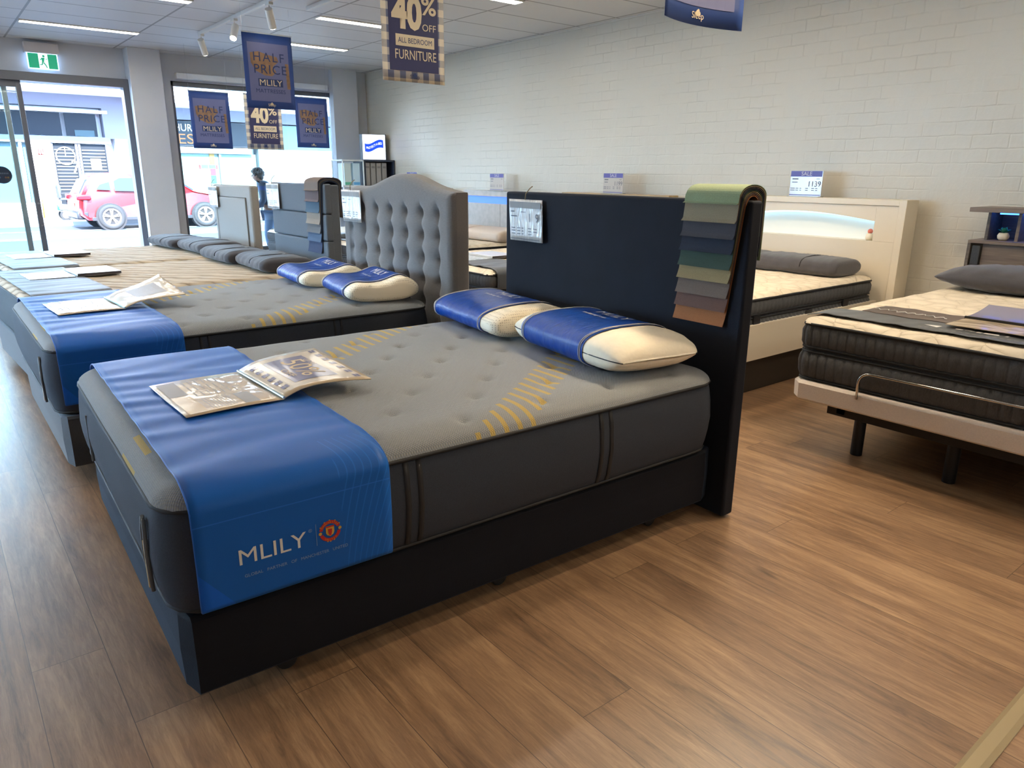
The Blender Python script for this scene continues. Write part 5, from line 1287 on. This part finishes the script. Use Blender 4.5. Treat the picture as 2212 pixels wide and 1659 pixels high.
def outside():
    asphalt = mat('asphalt', (48, 52, 60), .85, noise=.1, nscale=30); pave = mat('pavement', (120, 120, 122), .8, noise=.06, nscale=4)
    kerb = mat('kerb', (150, 150, 148), .8); white = mat('render_white', (236, 236, 240), .7); lav = mat('render_lavender', (112, 110, 124), .7)
    g = G(); g.box((-30, 14.2, -.6), (45, 24.6, -.2)); struct(g.build('floor_road', asphalt))
    g = G(); g.box((-30, 9.88, -.6), (45, 14.2, -.04)); struct(g.build('floor_near_pavement', mat('pavement_blue', (96, 102, 112), .6, noise=.05, nscale=3)))
    g = G(); g.box((-30, 24.6, -.6), (45, 29, -.08)); struct(g.build('floor_far_pavement', pave))
    g = G(); g.box((-40, -12, -.5), (-6.3, 9.86, -.1)); struct(g.build('floor_side_light_block', asphalt))  # unseen ground added to block sky light from below the side glazing
    for k, (y, w) in enumerate(((15.6, .10), (19.4, .12), (19.75, .12), (22.3, .10))):
        g = G(); g.box((-30, y, -.2), (45, y + w, -.196)); tag(g.build('road_line', kerb), ['painted white line along the near edge of the road', 'nearer painted line in the middle of the road', 'farther painted line in the middle of the road', 'painted white line by the parked red car'][k], 'road marking')
    # verandah over the near pavement
    g = G(); g.box((.35, FRONT_Y + .25, 2.86), (14, 12.3, 3.1)); struct(g.build('trim_2', mat('verandah_soffit', (176, 186, 200), .6)))
    # ---- buildings across the street
    Y = 28.0
    t = thing('shop_building', 'white shop with dark transom windows and slatted doors, seen through the doorway', 'building', (0, Y, -.08))
    g = G(); g.box((-22, .6, 0), (6.2, 6, 6.5)); g.build('wall', white, t)
    g = G(); g.box((-22, -2.4, 4.0), (6.2, .6, 5.2)); g.build('awning', white, t)
    g = G(); g.box((-22, .1, 3.6), (6.2, .6, 4.0)); g.box((5.15, .1, 2.6), (6.2, .6, 3.6)); g.build('lintel', lav, t)
    g = G(); g.box((5.45, .1, 0), (6.2, .6, 2.6)); g.build('pillar', white, t); g = G(); g.box((2.85, .0, 0), (3.45, .4, 2.42)); g.build('pillar', white, t)
    g = G(); g.box((-22, .05, 2.42), (5.3, .35, 2.64)); g.build('header', mat('header_blue', (112, 120, 138), .6), t)
    g = G(); g.box((-22, .02, 3.42), (5.3, .35, 3.52)); g.build('cornice', white, t)
    tg = mat('transom_glass', (20, 25, 34), .5, spec=.2)
    for x0 in (-1.1, -.15, .8, 1.85, 2.92, 4.0): g = G(); g.box((x0, .2, 2.66), (x0 + .95, .26, 3.40)); g.build('transom_window', tg, t)
    g = G(); g.box((4.25, .18, 2.66), (4.85, .2, 2.86)); g.build('teal_panel', mat('teal_sign', (20, 52, 60), .5), t)
    for k, (x0, x1) in enumerate(((3.52, 4.18), (4.34, 5.12))):
        g = G(); g.box((x0 - .07, .1, 0), (x0, .2, 2.4)); g.box((x1, .1, 0), (x1 + .07, .2, 2.4)); fr = g.build('door_frame', mat('door_lilac', (96, 104, 128), .5), t)
        g = G(); g.box((x0, .2, .05), (x1, .24, 2.4)); g.build('door_glass', mat('door_glass', (24, 30, 38), .5, spec=.2), t)
        g = G()
        for q in range(14): g.box((x0 + .03, .17, .75 + .11 * q), (x1 - .03, .2, .79 + .11 * q))
        g.build('slat_blind', mat('slat_pale', (70, 78, 88), .6), t)
    F = flat((0, .14, 0), (1, 0, 0), (0, 0, 1)); pw = mat('print_white', (225, 222, 215), .6)
    ring(F, 3.86, 2.0, .27, .30, 0, 2 * pi, 'clock_logo', pw, t); poly(F, [(3.85, 2.0), (3.87, 2.0), (3.87, 2.25), (3.85, 2.25)], 'clock_logo', pw, t)
    text('7', 'lettering', pw, lambda u, v: F(4.12 + u, 1.62 + v), .55, t); poly(F, [(4.6, 1.55), (4.92, 1.55), (4.92, 1.92), (4.6, 1.92)], 'notice', pw, t)
    F = flat((0, -.01, 0), (1, 0, 0), (0, 0, 1)); red = mat('print_red', (140, 20, 16), .6)
    for a, b, c, d in ((3.05, 2.02, 3.09, 2.22), (3.12, 2.02, 3.16, 2.18), (3.05, 2.02, 3.22, 2.05), (3.18, 2.1, 3.22, 2.22)): poly(F, [(a, b), (c, b), (c, d), (a, d)], 'red_logo', red, t)
    g = G(); g.box((-10, .3, 0), (2.8, .35, 2.4)); g.build('shop_window', mat('window_aqua', (56, 82, 94), .4), t)
    g = G(); g.box((-10, .1, 0), (2.8, .3, .45)); g.build('sill_wall', white, t)
    for k, x in enumerate((2.55, 1.2, -.2)): g = G(); g.box((x, .1, .45), (x + .08, .3, 2.4)); g.build('mullion', white, t)
    t = thing('shop_building', 'shop across the street with a dark HUR sign and pale green windows', 'building', (0, Y, -.08))
    g = G(); g.box((6.3, .6, 0), (14.4, 6, 6.2)); g.build('wall', white, t)
    g = G(); g.box((6.35, -2.2, 3.75), (22, .6, 5.2)); g.build('awning', white, t)
    g = G(); g.box((6.6, -.1, 3.35), (14.4, .6, 3.75)); g.build('lintel', lav, t)
    g = G(); g.box((6.9, -.12, 2.42), (10.2, .5, 3.3)); g.build('signboard', mat('sign_slate', (16, 22, 32), .6), t)
    F = flat((0, -.14, 0), (1, 0, 0), (0, 0, 1)); org = mat('sign_orange', (160, 84, 14), .5)
    text('HUR', 'lettering', pw, lambda u, v: F(7.72 + u, 3.06 + v), .36, t, width=.62); text('IES', 'lettering', org, lambda u, v: F(7.70 + u, 2.66 + v), .50, t, width=.72)
    poly(F, [(9.35, 2.45), (9.45, 2.45), (9.38, 3.28), (9.28, 3.28)], 'orange_stroke', org, t)
    g = G(); g.box((6.9, -.1, 2.18), (10.2, .5, 2.40)); g.build('number_strip', mat('strip_pale', (104, 116, 122), .5), t)
    text('27 - 188', 'lettering', mat('ink_grey', (92, 92, 98), .6), lambda u, v: F(8.0 + u, 2.29 + v), .2, t, width=.75)
    g = G(); g.box((6.9, .1, .5), (10.4, .3, 2.18)); g.build('shop_window', mat('window_green', (84, 112, 106), .4), t)
    g = G(); g.box((6.9, .0, 0), (10.4, .3, .5)); g.build('sill_wall', mat('sill_grey', (110, 116, 120), .6), t)
    g = G(); g.box((8.95, -.02, 0), (9.03, .1, 2.18)); g.build('mullion', mat('frame_dark', (96, 98, 104), .4, metal=.3), t)
    for z0, z1, c in ((1.72, 2.18, (140, 104, 20)), (1.38, 1.72, (96, 24, 36)), (1.1, 1.38, (24, 78, 78))):
        g = G(); g.box((8.62, .06, z0), (8.80, .09, z1)); g.build('vinyl_stripe', mat('vinyl%d' % c[0], c, .5), t)
    g = G(); g.box((10.5, .0, 0), (14.3, .55, 3.3)); g.build('pale_bay', mat('bay_aqua', (96, 116, 122), .5), t)
    g = G(); g.box((-22, 8, 0), (-21, 9, 6)) if False else None
    t = thing('shop_building', 'teal grey building farther along the street at the right of the display window', 'building', (14.6, Y + 1, -.08))
    g = G(); g.box((0, 0, 0), (9, 6, 7)); g.build('wall', mat('far_teal', (72, 90, 94), .6), t)
    for k in range(3): g = G(); g.box((.6 + 2.6 * k, -.05, 1.0), (2.4 + 2.6 * k, .02, 2.2)); g.build('window', tg, t)
    # ---- cars
    car('red car parked across the street, seen through the open doorway', 3.12, 23.0, -.2, radians(1.0), mat('car_red', (128, 8, 14), .3, coat=.5))
    car('white car parked behind the passer-by, seen low in the display window', 10.9, 24.2, -.2, 0, mat('car_white', (235, 238, 240), .2, coat=.9))
    t = thing('van', 'plain white box van filling the right side of the display window', 'van', (7.9, 17.6, -.2))
    g = G(); g.box((0, 0, .45), (1.62, 2.0, 1.98)); g.build('cargo_box', white, t, bevel=.04)
    g = G(); g.loops([[(x, y, z) for x, z in ((1.62, .45), (3.1, .45), (3.1, .95), (2.75, 1.1), (2.35, 1.62), (1.62, 1.66))] for y in (.05, 1.95)]); g.build('cab', mat('car_white', (235, 238, 240), .2, coat=.9), t, bevel=.05)
    for yy in (.03, 1.955): g = G(); g.box((1.85, yy, 1.1), (2.35, yy + .02, 1.52)); g.build('side_window', mat('car_glass', (40, 52, 96), .12, coat=.8), t)
    for xx in (.45, 2.6):
        for yy in (.0, 1.8): g = G(); g.cyl((xx, yy, .33), .33, .2, 'y', 28); w = g.build('wheel', mat('tyre', (32, 33, 36), .8), t, bevel=.02); g = G(); g.cyl((xx, yy - .012, .33), .2, .224, 'y', 20); g.build('hub', mat('rim_silver', (225, 228, 232), .25, metal=.6), w)
    # ---- mobility scooter
    t = thing('mobility_scooter', 'white and light blue mobility scooter on the far pavement, left of the red car', 'scooter', (3.05, 25.8, -.08), .0)
    pw_ = mat('scooter_white', (92, 98, 106), .4); bl = mat('scooter_blue', (14, 90, 124), .4); bk = mat('tyre', (32, 33, 36), .8)
    g = G(); g.box((.1, -.25, .22), (1.0, .25, .32)); g.box((.05, -.28, .3), (.5, .28, .48)); g.build('body', pw_, t, bevel=.04)
    g = G(); g.box((.0, -.22, .30), (.12, .22, .46)); g.build('rear_cover', bl, t, bevel=.03)
    g = G(); g.box((.12, -.24, .60), (.58, .24, .68)); g.build('seat', mat('seat_black', (50, 54, 62), .7), t, bevel=.03); g = G(); g.box((.08, -.22, .66), (.18, .22, 1.08)); g.build('backrest', mat('seat_black', (50, 54, 62), .7), t, bevel=.03)
    g = G(); g.cyl((.33, 0, .46), .03, .16); g.build('seat_post', bk, t)
    g = G(); g.tube([(.95, 0, .3), (.86, 0, .95)], .035, 10); g.build('tiller', bl, t); g = G(); g.tube([(.80, -.25, 1.0), (.86, 0, .95), (.80, .25, 1.0)], .02, 8); g.build('handlebar', bk, t)
    for x, y, r in ((.2, -.24, .15), (.2, .2, .15), (1.0, -.22, .13), (1.0, .18, .13)):
        g = G(); g.cyl((x, y, r), r, .08, 'y', 20); w = g.build('wheel', bk, t); g = G(); g.cyl((x, y - .005, r), r * .65, .09, 'y', 16); g.build('hub', pw_, w)
    for yy in (-.22, .22): g = G(); g.box((.16, yy - .02, .8), (.5, yy + .02, .84)); g.build('armrest', bk, t)
    t = thing('pavement_sign', 'bright yellow folding sign on the far pavement beside the scooter', 'sign', (2.95, 26.9, -.08))
    for s_, rr in ((-1, .16), (1, -.16)):
        g = G(); g.loops([[(x, s_ * .02 + yy + s_ * (.9 - z) * .2, z) for x, z in ((-.15, 0), (.15, 0), (.12, .95), (-.12, .95))] for yy in (0, .012)]); g.build('board', mat('sign_yellow', (150, 126, 8), .5), t)
    t = thing('street_sign', 'small blue and red street sign on a thin pole outside the display window', 'sign', (7.6, 24.9, -.08))
    g = G(); g.cyl((0, 0, 0), .025, 1.75, 'z', 10); g.build('pole', mat('pole_grey', (100, 108, 112), .4, metal=.4), t)
    g = G(); g.box((-.3, -.02, 1.62), (.3, .02, 1.74)); p = g.build('sign_blade', mat('blade_blue', (40, 96, 128), .5), t)
    for x in (-.3, .24): g = G(); g.box((x, -.025, 1.60), (x + .06, .025, 1.74)); g.build('red_end', mat('print_red', (140, 20, 16), .6), t)

def person():
    """passer-by on the near pavement, head bowed over a pale paper"""
    PX, PY, PZ = 4.30, 10.62, -.04
    t = thing('person', 'person with dark curly hair and dark jacket looking down at a white paper outside', 'person', (PX, PY, PZ), radians(150))
    # local: facing +x, left +y
    J = {'pel': (0, 0, .86), 'sp': (.03, 0, 1.03), 'ch': (.07, 0, 1.19), 'nk': (.12, 0, 1.31), 'hd': (.19, 0, 1.385), 'hd2': (.20, 0, 1.44)}
    verts = []; edges = []; rad = []
    def v(p, r):
        verts.append(p); rad.append(r if isinstance(r, tuple) else (r, r)); return len(verts) - 1
    pel = v(J['pel'], (.14, .11)); sp = v(J['sp'], (.135, .10)); ch = v(J['ch'], (.15, .105)); sh = v((.10, 0, 1.27), (.10, .08)); nk = v((.135, 0, 1.315), .052); h0 = v((.17, 0, 1.36), .065)
    h1 = v((.19, 0, 1.40), (.075, .085)); h2 = v((.185, 0, 1.455), (.07, .08))
    edges += [(pel, sp), (sp, ch), (ch, sh), (sh, nk), (nk, h0), (h0, h1), (h1, h2)]
    for s in (-1, 1):
        a = v((.09, s * .15, 1.25), .055); b = v((.07, s * .20, 1.02), .045); c = v((.22, s * .15, .90), .036); d = v((.33, s * .07, .965), .026)
        edges += [(sh, a), (a, b), (b, c), (c, d)]
        p = v((.045 * 0 + .05, s * .035, .985 + 0), .02) if False else None
        hip = v((.0, s * .09, .80), .085); kn = v((.04 + .02 * s, s * .10, .46), .056); an = v((-.01 + .03 * s, s * .10, .09), .038); to = v((.13 + .03 * s, s * .11, .035), .035)
        edges += [(pel, hip), (hip, kn), (kn, an), (an, to)]
    me = bpy.data.meshes.new('body'); me.from_pydata(verts, edges, [])
    o = bpy.data.objects.new('body', me); COL.objects.link(o); o.parent = t
    bpy.context.view_layer.objects.active = o
    md = o.modifiers.new('skin', 'SKIN'); md.use_smooth_shade = True
    for i, r in enumerate(rad): me.skin_vertices[0].data[i].radius = r
    me.skin_vertices[0].data[pel].use_root = True
    ss = o.modifiers.new('sub', 'SUBSURF'); ss.levels = 2; ss.render_levels = 2
    me.materials.append(mat('skin_tone', (134, 92, 72), .6))
    # clothing as slightly larger skins over the same joints
    def wear(name, pts, eds, m):
        me = bpy.data.meshes.new(name); me.from_pydata([p for p, r in pts], eds, [])
        q = bpy.data.objects.new(name, me); COL.objects.link(q); q.parent = t
        md = q.modifiers.new('skin', 'SKIN'); md.use_smooth_shade = True
        for i, (p, r) in enumerate(pts): me.skin_vertices[0].data[i].radius = r if isinstance(r, tuple) else (r, r)
        me.skin_vertices[0].data[0].use_root = True
        s2 = q.modifiers.new('sub', 'SUBSURF'); s2.levels = 2; s2.render_levels = 2
        me.materials.append(m)
    pts = [((0, 0, .84), (.165, .13)), ((.03, 0, 1.03), (.16, .125)), ((.07, 0, 1.19), (.175, .13)), ((.115, 0, 1.305), (.088, .075)), ((.09, -.15, 1.25), .072), ((.07, -.20, 1.02), .06), ((.20, -.155, .905), .050),
           ((.09, .15, 1.25), .072), ((.07, .20, 1.02), .06), ((.20, .155, .905), .050)]
    wear('jacket', pts, [(0, 1), (1, 2), (2, 3), (3, 4), (4, 5), (5, 6), (3, 7), (7, 8), (8, 9)], mat('jacket_navy', (44, 52, 66), .8, noise=.2, nscale=12))
    pts = [((0, 0, .86), (.15, .12)), ((.0, -.09, .78), .098), ((.02, -.10, .46), .072), ((-.04, -.10, .12), .055), ((.0, .09, .78), .098), ((.06, .10, .46), .072), ((.02, .10, .12), .055)]
    wear('trousers', pts, [(0, 1), (1, 2), (2, 3), (0, 4), (4, 5), (5, 6)], mat('trousers_slate', (70, 80, 98), .85))
    for s in (-1, 1):
        g = G(); g.grid(lambda u, v, s=s: (.04 + .03 * s + .12 * cos(2 * pi * u) * sin(pi * v), s * .105 + .05 * sin(2 * pi * u) * sin(pi * v), .04 - .045 * cos(pi * v) if v > .3 else .04 - .04 * cos(pi * .3)), 16, 10, True); g.build('shoe', mat('shoe_white', (215, 215, 215), .6), t, smooth=True)
    # hair: curly mass with many lumps
    g = G(); rnd = random.Random(5)
    for i in range(90):
        a = rnd.random() * 2 * pi; e = rnd.random() * 1.35 - .15
        c = Vector((.165 + .085 * cos(a) * cos(e) , .085 * sin(a) * cos(e), 1.44 + .085 * sin(e)))
        if c.x > .225 and c.z < 1.47: continue
        g.ball(tuple(c), .022 + .012 * rnd.random(), 7, 5)
    g.ball((.160, 0, 1.445), (.092, .090, .090), 16, 10); g.ball((.13, 0, 1.39), (.055, .060, .06), 12, 8)
    g.build('hair', mat('hair_dark', (58, 50, 46), .8), t, smooth=True)
    # face: nose, eyes, mouth, ears
    sk = mat('skin_tone', (134, 92, 72), .6)
    g = G(); g.loops([[(.262, -.012, 1.395), (.262, .012, 1.395), (.252, 0, 1.425)], [(.285, -.004, 1.392), (.285, .004, 1.392), (.258, 0, 1.425)]]); g.build('nose', sk, t, smooth=True)
    for s in (-1, 1):
        g = G(); g.ball((.252, s * .028, 1.42), .010, 10, 7); g.build('eye', mat('eye_dark', (50, 40, 36), .3), t, smooth=True)
        g = G(); g.ball((.18, s * .080, 1.405), (.014, .010, .022), 10, 7); g.build('ear', sk, t, smooth=True)
    g = G(); g.tube([(.252, -.022, 1.372), (.262, 0, 1.370), (.252, .022, 1.372)], .005, 6); g.build('mouth', mat('lip', (160, 96, 86), .6), t, smooth=True)
    # hands: palm and five fingers each, closed on the sheet
    for s in (-1, 1):
        g = G(); b = Vector((.345, s * .060, .975)); g.ball(tuple(b), (.040, .016, .034), 12, 8)
        for k in range(4):
            z = .995 - .017 * k; l = (.026, .030, .028, .021)[k]
            g.tube([(.372, s * .062, z), (.372 + l, s * .050, z + .004), (.372 + l * 1.1, s * .030, z + .006), (.372 + l * .7, s * .016, z + .006)], [.0088, .0080, .0074, .0062], 7)
        g.tube([(.335, s * .058, 1.0), (.352, s * .040, 1.018), (.374, s * .026, 1.022)], [.010, .0088, .0072], 7)
        g.build('hand', sk, t, smooth=True)
    pp = thing('paper_sheet', 'white paper sheet held by the passer-by outside the window', 'paper', (0, 0, 0))
    pp.location = (PX + cos(radians(150)) * .44, PY + sin(radians(150)) * .44, PZ + 1.03); pp.rotation_euler = (0, radians(-28), radians(150))
    g = G(); g.grid(lambda u, v: (.012 * sin(u * 3), -.10 + .2 * u, -.10 + .24 * v), 6, 4); g.build('sheet', mat('paper_white', (235, 235, 230), .6), pp, solid=.001, fix=False)

room(); lights(); build_row_a(); build_row_b(); build_corner(); build_banners(); outside(); person()
